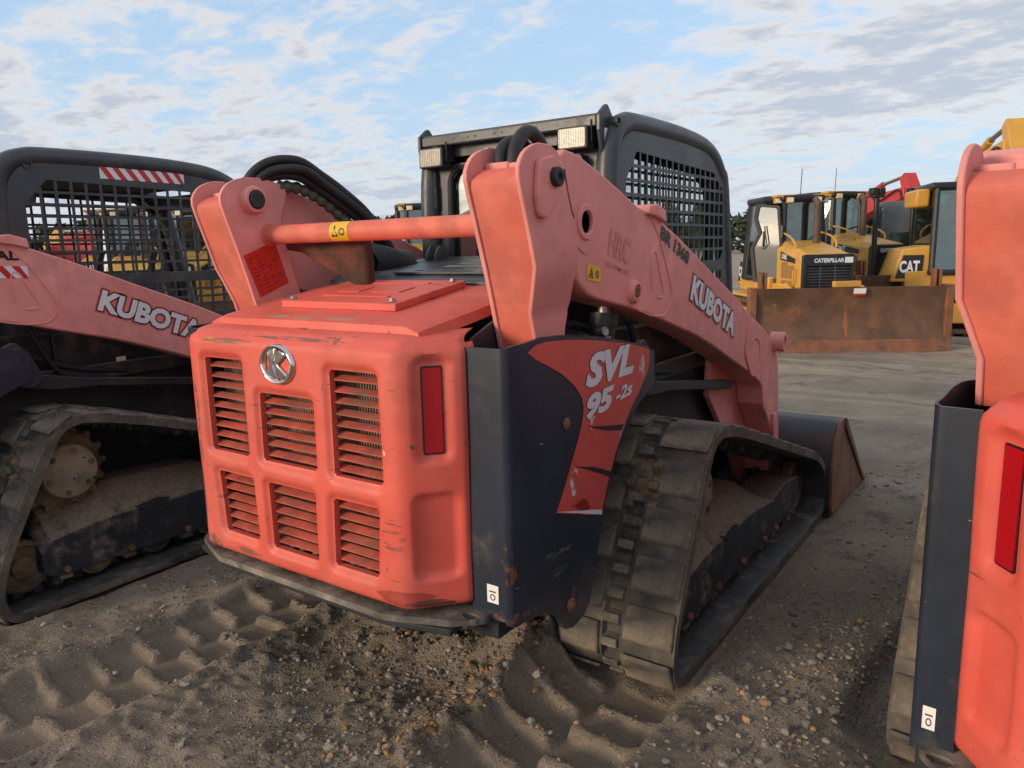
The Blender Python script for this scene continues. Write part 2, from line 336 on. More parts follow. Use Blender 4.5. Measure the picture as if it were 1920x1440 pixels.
def mk(name, g, m, parent=None, bevel=0., seg=2, smooth=35, solid=0., fix=True):
    me = bpy.data.meshes.new(name); me.from_pydata([tuple(v) for v in g[0]], [], g[1])
    if fix:
        bm = bmesh.new(); bm.from_mesh(me); bmesh.ops.recalc_face_normals(bm, faces=bm.faces); bm.to_mesh(me); bm.free()
    me.update()
    if smooth: me.shade_smooth(); me.set_sharp_from_angle(angle=R(smooth))
    me.materials.append(MATS[m] if isinstance(m, str) else m)
    o = bpy.data.objects.new(name, me); COL.objects.link(o)
    if parent: o.parent = parent
    if solid:
        s = o.modifiers.new('thick', 'SOLIDIFY'); s.thickness = solid; s.offset = -1
        e = o.modifiers.new('crisp', 'EDGE_SPLIT'); e.split_angle = R(40)
    if bevel:
        b = o.modifiers.new('bevel', 'BEVEL'); b.width = bevel; b.segments = seg; b.limit_method = 'ANGLE'; b.angle_limit = R(38); b.use_clamp_overlap = True
    return o
def inst(src, name, parent, M):
    o = bpy.data.objects.new(name, src.data); COL.objects.link(o); o.parent = parent; o.matrix_local = M
    for md in src.modifiers:
        n = o.modifiers.new(md.name, md.type)
        if md.type == 'BEVEL': n.width = md.width; n.segments = md.segments; n.limit_method = md.limit_method; n.angle_limit = md.angle_limit
    return o
def thing(name, label, cat, loc=(0, 0, 0), rz=0., group=None):
    o = bpy.data.objects.new(name, None); COL.objects.link(o); o.location = loc; o.rotation_euler = (0, 0, rz); o.empty_display_size = .2
    o['label'] = label; o['category'] = cat
    if group: o['group'] = group
    return o
def copy_tree(o, parent=None, skip=()):
    c = o.copy(); COL.objects.link(c); c.parent = parent
    if parent is not None: c.matrix_parent_inverse = o.matrix_parent_inverse.copy()
    for ch in list(o.children):
        if ch.name.split('.')[0] in skip: continue
        copy_tree(ch, c, skip)
    return c
def text_layers(s, offs=(0.,), shear=0., spacing=1.):
    """glyph outlines of s as flat geo, box-normalised to 1 x 1 by the first layer"""
    res = []; bb = None
    for of in offs:
        cu = bpy.data.curves.new('tmp', 'FONT'); cu.body = s; cu.size = 1; cu.shear = shear; cu.offset = of; cu.space_character = spacing
        cu.resolution_u = 3; cu.fill_mode = 'FRONT'
        ob = bpy.data.objects.new('tmp', cu); COL.objects.link(ob)
        me = bpy.data.meshes.new_from_object(ob)
        V = [tuple(v.co) for v in me.vertices]; F = [tuple(p.vertices) for p in me.polygons]
        bpy.data.objects.remove(ob); bpy.data.curves.remove(cu); bpy.data.meshes.remove(me)
        if bb is None:
            xs = [v[0] for v in V]; ys = [v[1] for v in V]; bb = (min(xs), min(ys), max(xs)-min(xs), max(ys)-min(ys))
        res.append(([((v[0]-bb[0])/bb[2], (v[1]-bb[1])/bb[3], 0) for v in V], F))
    return res
def put(g, o, ux, uy, w, h, lift=0.):
    """flat unit-box geo placed at o along ux (width w) and uy (height h)"""
    ux, uy, o = Vector(ux).normalized(), Vector(uy).normalized(), Vector(o); n = ux.cross(uy)
    return [tuple(o+ux*(v[0]*w)+uy*(v[1]*h)+n*(lift+v[2])) for v in g[0]], g[1]
UNIT = ([(0, 0, 0), (1, 0, 0), (1, 1, 0), (0, 1, 0)], [(0, 1, 2, 3)])
# ================================================================ compact track loader, machine frame: x right, y forward, z up
def door_grid(root):
    BX, EX, EY = .48, .612, .152
    ch = math.hypot(EX-BX, EY)
    wins = []          # x0,x1,z0,z1
    for s in (-1, 1): wins += [(min(s*.205, s*.405), max(s*.205, s*.405), .862, 1.182), (min(s*.195, s*.388), max(s*.195, s*.388), .576, .792)]
    wins += [(-.128, .128, .862, 1.084), (-.117, .117, .570, .790)]
    us = set(); zs = set()
    for x0, x1, z0, z1 in wins:
        for e, sg in ((x0, 1), (x1, -1)):
            for d in (-.036, -.026, -.018, -.010, -.004, 0, .006, .013, .022): us.add(round(e+sg*d, 4))
        for e, sg in ((z0, 1), (z1, -1)):
            for d in (-.036, -.026, -.018, -.010, -.004, 0, .006, .013, .022): zs.add(round(e+sg*d, 4))
    def fill(S, lo, hi, st):
        a = sorted(x for x in S if lo < x < hi); a = [lo]+a+[hi]; out = [lo]
        for p in a[1:]:
            if p-out[-1] < .0026: continue
            k = max(1, int(math.ceil((p-out[-1])/st))); b = out[-1]; out += [b+(p-b)*i/k for i in range(1, k+1)]
        return out
    U = fill(us, -BX-ch, BX+ch, .012); Z = fill(zs, .50, 1.262, .012)
    def plan(u):        # rounded bends
        s = 1 if u >= 0 else -1; a = abs(u); rb = .036
        tx, ty = (EX-BX)/ch, EY/ch
        if a <= BX-rb: return s*a, 0., 0., -1.
        if a >= BX+rb: t = a-BX; return s*(BX+tx*t), ty*t, s*ty, -tx
        k = (a-BX+rb)/(2*rb); x = BX-rb+k*rb*2*(1-k)+0; p0 = (BX-rb, 0); p1 = (BX, 0); p2 = (BX+tx*rb, ty*rb)
        x = (1-k)**2*p0[0]+2*k*(1-k)*p1[0]+k*k*p2[0]; y = k*k*p2[1]
        nx = ty*k; ny = -(1-k+tx*k); l = math.hypot(nx, ny); return s*x, y, s*nx/l, ny/l
    def rsd(x, z, w, r):
        cx, cz, hx, hz = (w[0]+w[1])/2, (w[2]+w[3])/2, (w[1]-w[0])/2-r, (w[3]-w[2])/2-r
        qx, qz = abs(x-cx)-hx, abs(z-cz)-hz
        return math.hypot(max(qx, 0), max(qz, 0))+min(max(qx, qz), 0)-r
    recs = [(BX+.060, BX+.142, .945, 1.222, .017), (BX+.045, BX+.158, .600, .835, .015)]
    def point(u, z):
        x, y, nx, ny = plan(u); d = 0.
        for w in wins:
            s = rsd(u, z, w, .016)
            if s < .026: d = max(d, .013*(1-sms(s/.026)))
        for r0, r1, z0, z1, dp in recs:
            s = rsd(abs(u), z, (r0, r1, z0, z1), .02)
            d = max(d, dp*(1-sms((s+.004)/.020)))
        # soft rolls at top, bottom and outer edges
        for e, rr in ((1.262-z, .034), (z-.50, .024)):
            if e < rr: k = 1-e/rr; d = max(d, 0)+rr*.75*(1-math.sqrt(max(0, 1-k*k)))
        e = BX+ch-abs(u)
        if e < .02: k = 1-e/.02; d += .014*(1-math.sqrt(max(0, 1-k*k)))
        sc = 1.
        if z < .83 and abs(u) < BX: sc = 1-.055*min(1, (.83-z)/.26)*sms((BX-abs(u))/.08)
        # slightly dented sheet
        d += .0025*math.sin(5.1*u+1.3)*math.sin(6.3*z+.4)+.0012*math.sin(17*u)*math.sin(13*z+2)
        return (x*sc-nx*d, y-ny*d, z)
    nu, nz = len(U), len(Z); V = [point(u, z) for z in Z for u in U]; F = []
    for j in range(nz-1):
        for i in range(nu-1):
            uc, zc = (U[i]+U[i+1])/2, (Z[j]+Z[j+1])/2
            if any(rsd(uc, zc, w, .016) < 0 for w in wins): continue
            F.append((j*nu+i, j*nu+i+1, (j+1)*nu+i+1, (j+1)*nu+i))
    # inner return of every opening
    cnt = {}
    for f in F:
        for a, b in zip(f, f[1:]+f[:1]): cnt[(min(a, b), max(a, b))] = cnt.get((min(a, b), max(a, b)), 0)+1
    new = {}
    def inner(i):
        if i not in new: x, y, z = V[i]; new[i] = len(V); V.append((x, y+.022, z))
        return new[i]
    for (a, b), c in list(cnt.items()):
        if c == 1:
            ja, jb = a//nu, b//nu; ia, ib = a % nu, b % nu
            if (ja == jb and ja in (0, nz-1)) or (ia == ib and ia in (0, nu-1)): continue
            F.append((a, b, inner(b), inner(a)))
    # top lip running forward to the hood, bottom lip and side returns
    def lip(idx, rows):
        prev = idx
        for dx, dy, dz in rows:
            cur = []
            for i in idx: x, y, z = V[i]; V.append((x*dx, y+dy, z+dz)); cur.append(len(V)-1)
            for k in range(len(prev)-1): F.append((prev[k], prev[k+1], cur[k+1], cur[k]))
            prev = cur
    lip([(nz-1)*nu+i for i in range(nu)], [(.99, .006, .010), (.975, .020, .016), (.94, .06, .022), (.90, .115, .028)])
    lip(list(range(nu)), [(.985, .02, -.004), (.97, .05, -.004)])
    for i0 in (0, nu-1): lip([j*nu+i0 for j in range(nz)], [(1., .035, 0)])
    door = mk('rear_door', (V, F), 'red_paint', root, smooth=50, fix=True)
    # louvre slats behind the openings
    n = 0
    for x0, x1, z0, z1 in wins:
        sc = .97 if z1 < .83 else 1.
        k = 9 if z1-z0 > .3 else 6; st = (z1-z0-.012)/k
        for q in range(k):
            z = z0+.012+q*st+random.uniform(-.001, .001); tl = random.uniform(-.002, .002)
            xa, xb = (x0-.012)*sc, (x1+.012)*sc
            V2 = [(xa, .026, z), (xb, .026, z+tl), (xb, .050, z+.012+tl), (xa, .050, z+.012), (xa, .026, z+.0032), (xb, .026, z+.0032+tl), (xb, .050, z+.0145+tl), (xa, .050, z+.0145)]
            mk('slat', (V2, [(0, 3, 2, 1), (4, 5, 6, 7), (0, 1, 5, 4), (1, 2, 6, 5), (2, 3, 7, 6), (3, 0, 4, 7)]), 'slat_red', door, smooth=0)
    # maker's badge: ring and faceted letter
    bx, bz = -.006, 1.184
    ring = lathe([(.060, 0), (.060, -.010), (.064, -.015), (.071, -.016), (.077, -.011), (.078, 0)], 'y', (bx, .004, bz), 40)
    ring = ([(bx+(x-bx)*1.03, y, bz+(z-bz)*.80) for x, y, z in ring[0]], ring[1]); mk('emblem_ring', ring, 'chrome', door, smooth=50)
    def kp(pts): return prism([(bz+z, bx+x) for x, z in pts], 'y', -.009, .006)
    K = join(kp([(-.040, .046), (-.016, .058), (.002, .060), (-.012, .006), (-.012, -.006), (.002, -.060), (-.016, -.058), (-.040, -.046), (-.031, 0)]),
             kp([(-.012, .006), (.012, .056), (.030, .051), (.044, .040), (.004, 0), (.044, -.040), (.030, -.051), (.012, -.056), (-.012, -.006)]))
    K = ([(bx+(x-bx)*1.10, y, bz+(z-bz)*.80) for x, y, z in K[0]], K[1]); mk('emblem_letter', K, 'chrome', door, bevel=.004, smooth=20)
    # reflectors, one on each slanted corner
    for s in (-1, 1):
        def sl(t, z, d):
            x, y, nx, ny = plan(s*(BX+t)); return (x+nx*d, y+ny*d, z)
        def panel(t0, t1, z0, z1, d, r):
            p = rpoly([(t0, z0), (t1, z0), (t1, z1), (t0, z1)], r)
            m = len(p); Vv = [sl(a, b, d-.004) for a, b in p]+[sl(a, b, d) for a, b in p]
            return Vv, [tuple(range(m)), tuple(range(m, 2*m))]+[(i, (i+1) % m, m+(i+1) % m, m+i) for i in range(m)]
        mk('reflector_rim', panel(.072, .132, .955, 1.205, -.0135, .008), 'reflector_rim', door, smooth=30)
        mk('reflector', panel(.076, .128, .960, 1.200, -.0115, .006), 'reflector_red', door, smooth=30)
    # radiator core seen between the slats
    fins = [box(-.43, .43, .115, .13, .54, 1.22)]
    for i in range(76): x = -.42+i*.0112; fins.append(box(x, x+.003, .090, .115, .55, 1.21))
    mk('radiator_core', join(*fins), 'core_fin', root, smooth=0)
    mk('core_shroud', join(box(-.47, .47, .16, .17, .5, 1.25), box(-.47, -.45, .06, .16, .5, 1.25), box(.45, .47, .06, .16, .5, 1.25), box(-.45, .45, .06, .16, 1.23, 1.25), box(-.45, .45, .06, .16, .50, .545)), 'navy_in', root, smooth=0)
    rub = []
    for i in range(70):
        x = random.uniform(-.37, .37); r = random.uniform(.006, .015); y = random.uniform(.05, .10)
        rub.append(xf(ICO, Matrix.Translation((x, y, .556+r*.5)) @ Matrix.Rotation(random.uniform(0, 6), 4, 'X') @ Matrix.Diagonal((r*1.3, r, r*.8, 1))))
    o = mk('trapped_debris', join(*rub), 'core_fin', root, smooth=0); o['kind'] = 'stuff'
    return door
def ico():
    bm = bmesh.new(); bmesh.ops.create_icosphere(bm, subdivisions=1, radius=1); V = [tuple(v.co) for v in bm.verts]; F = [tuple(v.index for v in f.verts) for f in bm.faces]; bm.free(); return V, F
ICO = ico()
FEN_BOT = [(.13, .464), (.295, .436), (.36, .397), (.39, .350), (.418, .328), (.46, .316), (.498, .320), (.545, .335), (.575, .364), (.612, .48), (.664, .632), (.694, .704), (.755, .808), (.821, .882), (.933, .964), (1.056, 1.016)]
FEN_TOP = [(.13, 1.252), (.20, 1.258), (.301, 1.266), (.40, 1.262), (.491, 1.253), (.62, 1.236), (.753, 1.213), (.929, 1.177), (1.048, 1.138)]
DECAL = [(.228, 1.232), (.27, 1.248), (.322, 1.252), (.44, 1.245), (.565, 1.231), (.70, 1.211), (.859, 1.184), (.96, 1.162), (1.008, 1.147), (1.012, 1.11), (.996, 1.068), (.93, 1.010), (.861, .958), (.80, .888), (.743, .817), (.690, .730), (.649, .637), (.55, .667), (.46, .697), (.367, .728), (.42, .80), (.463, .868), (.50, .925), (.529, .985), (.535, 1.02), (.524, 1.055), (.48, 1.10), (.406, 1.147), (.33, 1.182), (.267, 1.208)]
def fender(root, s):
    path = []           # (x, y, ytab)
    for i in range(7): path.append((.600+.115*i/6, .155, .13))
    for i in range(1, 8):
        a = math.pi/2*i/7; path.append((.715+.025*math.sin(a), .155+.025*(1-math.cos(a)), .13+.065*i/7))
    y = .21
    while y < 1.05: path.append((.740, y+.026, y)); y += .0125 if .35 < y < .72 else .03
    path.append((.740, 1.082, 1.056))
    V = []; nr = 14
    for x, yy, t in path:
        b = lerp(t, FEN_BOT); tp = lerp(t, FEN_TOP)
        if x < .716: b = .47; tp = 1.252-.0*(.73-x)+(.010 if x > .63 else 0)*0
        for k in range(nr+1): V.append((x, yy, b+(tp-b)*k/nr))
    m = nr+1; F = [(i*m+k, (i+1)*m+k, (i+1)*m+k+1, i*m+k+1) for i in range(len(path)-1) for k in range(nr)]
    g = (V, F)
    if s < 0: g = mir(g)
    f = mk('side_fender', g, 'navy', root, smooth=40, fix=False, solid=.010)
    sh = lambda q: ([(x-.030, y+.026, z) for x, y, z in q[0]], q[1])
    M = (lambda q: mir(sh(q))) if s < 0 else sh
    for y0, z0, r in ((.431, .991, .019), (.446, .398, .024)):
        mk('bolt', M(join(lathe([(r, 0), (r, .004), (r*.80, .006), (r*.8, .003)], 'x', (.771, y0, z0), 20), lathe([(r*.72, 0), (r*.72, .006), (r*.5, .009), (.0, .009)], 'x', (.771, y0, z0), 6))), 'rusty_plate', f, smooth=30)
    d = mk('model_decal', M(prism(DECAL, 'x', .7712, .7722)), 'decal_red', f, smooth=0)
    # claw-mark streaks of the decal and its lettering
    for pts in ([(.552, .958), (.67, .935), (.815, .912), (.79, .895), (.67, .920)], [(.472, .848), (.60, .813), (.725, .765), (.705, .752), (.60, .797)]):
        mk('decal_streak', M(prism(pts, 'x', .7724, .7728)), 'decal_dark', f, smooth=0)
    mk('decal_edge', M(prism([(.372, .730), (.648, .655), (.652, .640), (.649, .637)], 'x', .7724, .7728)), 'decal_white', f, smooth=0)
    if s > 0:
        def lay(txt, o, w, h, ang, shear, off):
            ux = (0, math.cos(ang), math.sin(ang)); uy = (0, -math.sin(ang), math.cos(ang))
            a, b = text_layers(txt, (off, off+.012), shear)
            mk('lettering_shadow', sh(put(b, o, ux, uy, w, h, .0030)), 'decal_dark', f, smooth=0, fix=False)
            mk('lettering', sh(put(a, o, ux, uy, w, h, .0042)), 'decal_white', f, smooth=0, fix=False)
        lay('SVL', (.770, .545, 1.078), .335, .108, R(.5), .28, .055)
        lay('95', (.770, .548, .976), .19, .080, R(3), .28, .055)
        lay('-2s', (.770, .748, 1.000), .125, .046, R(5), .28, .04)
    st = put(UNIT, (s*.655 if s > 0 else -.700, .1545, .520), (1, 0, 0), (0, 0, 1), .040, .055, .0015)
    mk('sticker', st, 'sticker_white', f, smooth=0, fix=False)
    g = [put(UNIT, (st[0][0][0]+.008+.004*i, .1545, .553), (1, 0, 0), (0, 0, 1), .003, .004, .0025) for i in range(6)]+[put(([(q[0], q[1], 0) for q in circ((0, 0), 1, 12)]+[(q[0]*.7, q[1]*.7, 0) for q in circ((0, 0), 1, 12)], [(i, (i+1) % 12, 12+(i+1) % 12, 12+i) for i in range(12)]), (st[0][0][0]+.02, .1545, .538), (1, 0, 0), (0, 0, 1), .009, .010, .0025)]
    mk('sticker_print', join(*g), 'black_vinyl', f, smooth=0, fix=False)
    return f
def zcut(tab): return sorted(tab)
REAR_Y = [(1.22, .374), (1.26, .362), (1.416, .319), (1.541, .280), (1.66, .240), (1.70, .228), (1.725, .228), (1.745, .238), (1.762, .252), (1.776, .272), (1.788, .300), (1.795, .330)]
FRONT_O = [(1.22, .520), (1.28, .528), (1.31, .540), (1.35, .545), (1.405, .536), (1.54, .532), (1.59, .514), (1.625, .494), (1.68, .472), (1.735, .454), (1.76, .440), (1.776, .425), (1.788, .400), (1.795, .366)]
FRONT_I = [(1.22, .56), (1.30, .560), (1.38, .551), (1.466, .520), (1.58, .492), (1.64, .484), (1.68, .494), (1.712, .511), (1.75, .521), (1.768, .514), (1.780, .495), (1.790, .455), (1.798, .40)]
def jog(z): return .045*max(0., min(1., (1.465-z)/.135))
def upplate(front, x0, x1, jogged):
    zs = sorted({round(q[0], 4) for q in REAR_Y+front if q[0] <= front[-1][0]}|{1.465, 1.33, front[-1][0]})
    secs = []
    for z in zs:
        j = jog(z) if jogged else 0.; r = lerp(z, REAR_Y); f = lerp(z, front); secs.append([(x0-j, r, z), (x1-j, r, z), (x1-j, f, z), (x0-j, f, z)])
    return loft(secs)
BEAM = [(.40, 1.56), (.44, 1.775), (.470, 1.790), (.515, 1.786), (.578, 1.770), (.69, 1.735), (.808, 1.693), (.937, 1.646), (1.10, 1.612), (1.303, 1.539), (1.644, 1.400), (1.914, 1.293), (2.179, 1.172), (2.350, 1.105), (2.50, 1.030), (2.62, .935), (2.65, .88), (2.685, .703), (2.72, .44), (2.60, .44), (2.575, .52), (2.517, .590), (2.405, .700), (2.385, .790), (2.340, .825), (2.208, .886), (1.932, .988), (1.696, 1.078), (1.481, 1.152), (1.295, 1.202), (1.072, 1.265), (.86, 1.312), (.663, 1.350), (.600, 1.368), (.565, 1.388), (.535, 1.420), (.52, 1.50)]
def arm(root, s, opts):
    M = (lambda q: mir(q)) if s < 0 else (lambda q: q)
    beam = plate(BEAM, [circ((.576, 1.588), .034, 20)], 'x', .605, .741)
    a = mk('loader_arm', M(beam), 'faded_skylit_red', root, bevel=.007, smooth=30)
    # rear upright: two plates and the web between them
    up_o = upplate(FRONT_O, .730, .745, True); up_i = upplate(FRONT_I, .556, .570, False)
    mk('outer_plate', M(up_o), 'faded_skylit_red', a, bevel=.004, smooth=30)
    mk('inner_plate', M(up_i), 'faded_skylit_red', a, bevel=.004, smooth=30)
    web = []
    for z in (1.22, 1.26, 1.33, 1.40, 1.465, 1.541, 1.62, 1.68, 1.700, 1.715, 1.726, 1.733):
        y = lerp(min(z, 1.69), REAR_Y)+(max(0, z-1.69)/.043)**2*.055; xi = .570; xo = .730-jog(z)
        web.append([(xi-.003, y+.007, z), (xo+.003, y+.007, z), (xo+.003, y+.020, z-.004), (xi-.003, y+.020, z-.004)])
    mk('rear_web', M(loft(web)), 'upright_sunlit_red', a, smooth=40)
    mk('top_bracket', M(join(box(.574, .655, .305, .34, 1.715, 1.752), box(.655, .722, .305, .50, 1.70, 1.748), box(.574, .655, .33, .50, 1.66, 1.70))), 'faded_skylit_red', a, bevel=.006)
    # pin pad with black pin, outside; pin boss inside
    pad = rpoly([(.288, 1.655), (.300, 1.600), (.330, 1.590), (.425, 1.680), (.422, 1.745), (.370, 1.765), (.300, 1.748)], .025)
    if s > 0: mk('pin_pad', M(prism(pad, 'x', .745, .765)), 'faded_skylit_red', a, bevel=.006, seg=3, smooth=30)
    if s > 0: mk('pivot_pin', M(join(lathe([(.027, 0), (.027, .014), (.023, .018), (.012, .018), (.010, .010), (0, .010)], 'x', (.765, .372, 1.706), 24))), 'matt_black', a)
    mk('pin_boss', M(lathe([(.052, .0), (.052, -.020), (.046, -.036), (.036, -.038), (.034, -.020), (0, -.020)], 'x', (.560, .358, 1.716), 28)), 'faded_skylit_red', a)
    mk('boss_cap', M(lathe([(.033, -.021), (.033, -.040), (.028, -.044), (0, -.044)], 'x', (.560, .358, 1.716), 24)), 'matt_black', a)
    # hole collar, small pin, weld pockets
    mk('hole_collar', M(lathe([(.034, -.002), (.034, .008), (.037, .011), (.050, .011), (.054, .006), (.054, -.002)], 'x', (.741, .576, 1.588), 32)), 'faded_skylit_red', a)
    tongue = rpoly([(.50, 1.60), (.53, 1.515), (.57, 1.492), (.62, 1.515), (.645, 1.58), (.63, 1.64), (.57, 1.665)], .03)
    mk('collar_pad', M(plate(tongue, [circ((.576, 1.588), .034, 20)], 'x', .741, .7445)), 'faded_skylit_red', a, bevel=.002)
    mk('hole_back', M(prism(circ((.576, 1.588), .05, 20), 'x', .598, .6045)), 'faded_skylit_red', a, smooth=0)
    mk('small_boss', M(lathe([(.040, 0), (.040, .010), (.034, .020), (.026, .022), (.022, .012), (0, .012)], 'x', (.741, .899, 1.362), 28)), 'faded_skylit_red', a)
    mk('boss_bolt', M(lathe([(.020, .012), (.020, .021), (.012, .023), (.008, .018), (0, .018)], 'x', (.741, .899, 1.362), 6)), 'rusty_plate', a, smooth=20)
    # slim raised ridges of the weld pockets
    def ridge(pts, r=.0035): return tube([(.742, y, z) for y, z in spline(pts, 5)], r, 6)
    mk('weld_ridge', M(ridge([(1.052, 1.36), (1.045, 1.45), (1.06, 1.492), (1.085, 1.485), (1.115, 1.42), (1.15, 1.345), (1.135, 1.328), (1.095, 1.33)])), 'faded_skylit_red', a)
    mk('weld_ridge', M(ridge([(.93, 1.300), (1.05, 1.268), (1.16, 1.262), (1.215, 1.30), (1.22, 1.36), (1.175, 1.44), (1.11, 1.54), (1.02, 1.63)])), 'faded_skylit_red', a)
    mk('weld_seam', M(tube([(.7445, y, z) for y, z in spline([(.455, 1.735), (.470, 1.680), (.492, 1.625), (.505, 1.600)], 4)], .003, 6)), 'old_weld', a)
    nose = rpoly([(2.085, 1.00), (2.12, 1.12), (2.19, 1.155), (2.31, 1.105), (2.335, 1.06), (2.33, .915), (2.25, .868), (2.19, .875)], .06, 6)
    mk('nose_pad', M(prism(nose, 'x', .741, .748)), 'faded_skylit_red', a, bevel=.003)
    mk('nose_ridge', M(tube([(.749, y, z) for y, z in spline([(2.16, 1.04), (2.20, 1.062), (2.27, 1.045), (2.30, 1.0), (2.295, .93), (2.26, .905)], 5)], .0035, 6)), 'faded_skylit_red', a)
    mk('front_boss', M(lathe([(.052, -.02), (.052, .045), (.048, .052), (.030, .052), (.026, .035), (0, .035)], 'x', (.741, 2.585, 1.003), 28)), 'faded_skylit_red', a)
    mk('stop_block', M(prism([(.99, 1.622), (1.07, 1.612), (1.135, 1.594), (1.128, 1.638), (1.06, 1.658), (1.0, 1.652)], 'x', .66, .760)), 'faded_skylit_red', a, bevel=.006)
    mk('lower_gusset', M(join(prism([(2.55, .62), (2.62, .62), (2.635, .44), (2.59, .44)], 'x', .741, .756), box(.60, .735, 2.56, 2.68, .30, .46))), 'faded_skylit_red', a, bevel=.004)
    # hanging lower link of the arm, inboard
    mk('lower_link', M(prism([(2.02, .98), (2.40, .84), (2.63, .52), (2.68, .30), (2.60, .20), (2.45, .30), (2.25, .55), (2.0, .80)], 'x', .575, .604)), 'faded_skylit_red', a, bevel=.004)
    if s > 0 or opts.get('both'):
        pass
    return a
def arm_letters(a, x, items):
    for txt, (y0, z0), ang, w, h, offs, mats, sh in items:
        ux = (0, math.cos(ang), math.sin(ang)); uy = (0, -math.sin(ang), math.cos(ang))
        Ls = text_layers(txt, offs, sh)
        for k in range(len(offs)-1, -1, -1):
            mk('lettering' if k == 0 else 'lettering_outline', put(Ls[k], (x, y0, z0), ux, uy, w, h, .0010+.0009*(len(offs)-1-k)), mats[k], a, smooth=0, fix=False)
def warn_label(parent, o, ux, uy, w, h):
    mk('warning_label', put(UNIT, o, ux, uy, w, h, .0012), 'yellow_vinyl', parent, smooth=0, fix=False)
    tri = ([(.10, .15, 0), (.48, .15, 0), (.29, .85, 0), (.16, .21, 0), (.42, .21, 0), (.29, .70, 0)], [(0, 1, 4, 3), (1, 2, 5, 4), (2, 0, 3, 5)])
    hand = ([(.24, .27, 0), (.34, .27, 0), (.33, .45, 0), (.26, .50, 0)], [(0, 1, 2, 3)])
    c = [(.72+.13*math.cos(t), .46+.26*math.sin(t), 0) for t in [i*math.pi/8 for i in range(16)]]; c2 = [(.72+.10*math.cos(t), .46+.20*math.sin(t), 0) for t in [i*math.pi/8 for i in range(16)]]
    rg = (c+c2, [(i, (i+1) % 16, 16+(i+1) % 16, 16+i) for i in range(16)])
    bar = ([(.63, .60, 0), (.66, .64, 0), (.81, .32, 0), (.78, .28, 0)], [(0, 1, 2, 3)])
    mk('warning_print', put(join(tri, hand, rg, bar), o, ux, uy, w, h, .0022), 'black_vinyl', parent, smooth=0, fix=False)
TRK = [(.88, .004), (.80, .008), (.748, .045), (.722, .125), (.738, .23), (.782, .345), (.885, .55), (.985, .735), (1.045, .825), (1.12, .862), (1.21, .862), (1.42, .812), (1.86, .672), (2.30, .530), (2.55, .450), (2.70, .382), (2.82, .285), (2.872, .17), (2.83, .075), (2.74, .022), (2.64, .012), (2.2, .010), (1.75, .010), (1.3, .010)]
def track_loop(step):
    P = spline(TRK, 10, True); P.append(P[0]); d = [0]
    for a, b in zip(P, P[1:]): d.append(d[-1]+math.dist(a, b))
    n = int(round(d[-1]/step)); out = []; j = 0
    for i in range(n):
        t = d[-1]*i/n
        while d[j+1] < t: j += 1
        k = (t-d[j])/(d[j+1]-d[j]); a, b = P[j], P[j+1]
        out.append((a[0]+(b[0]-a[0])*k, a[1]+(b[1]-a[1])*k))
    res = []
    for i in range(n):
        a, b = out[i-1], out[(i+1) % n]; tx, tz = b[0]-a[0], b[1]-a[1]; l = math.hypot(tx, tz); res.append((out[i][0], out[i][1], tx/l, tz/l))
    return res, d[-1]/n
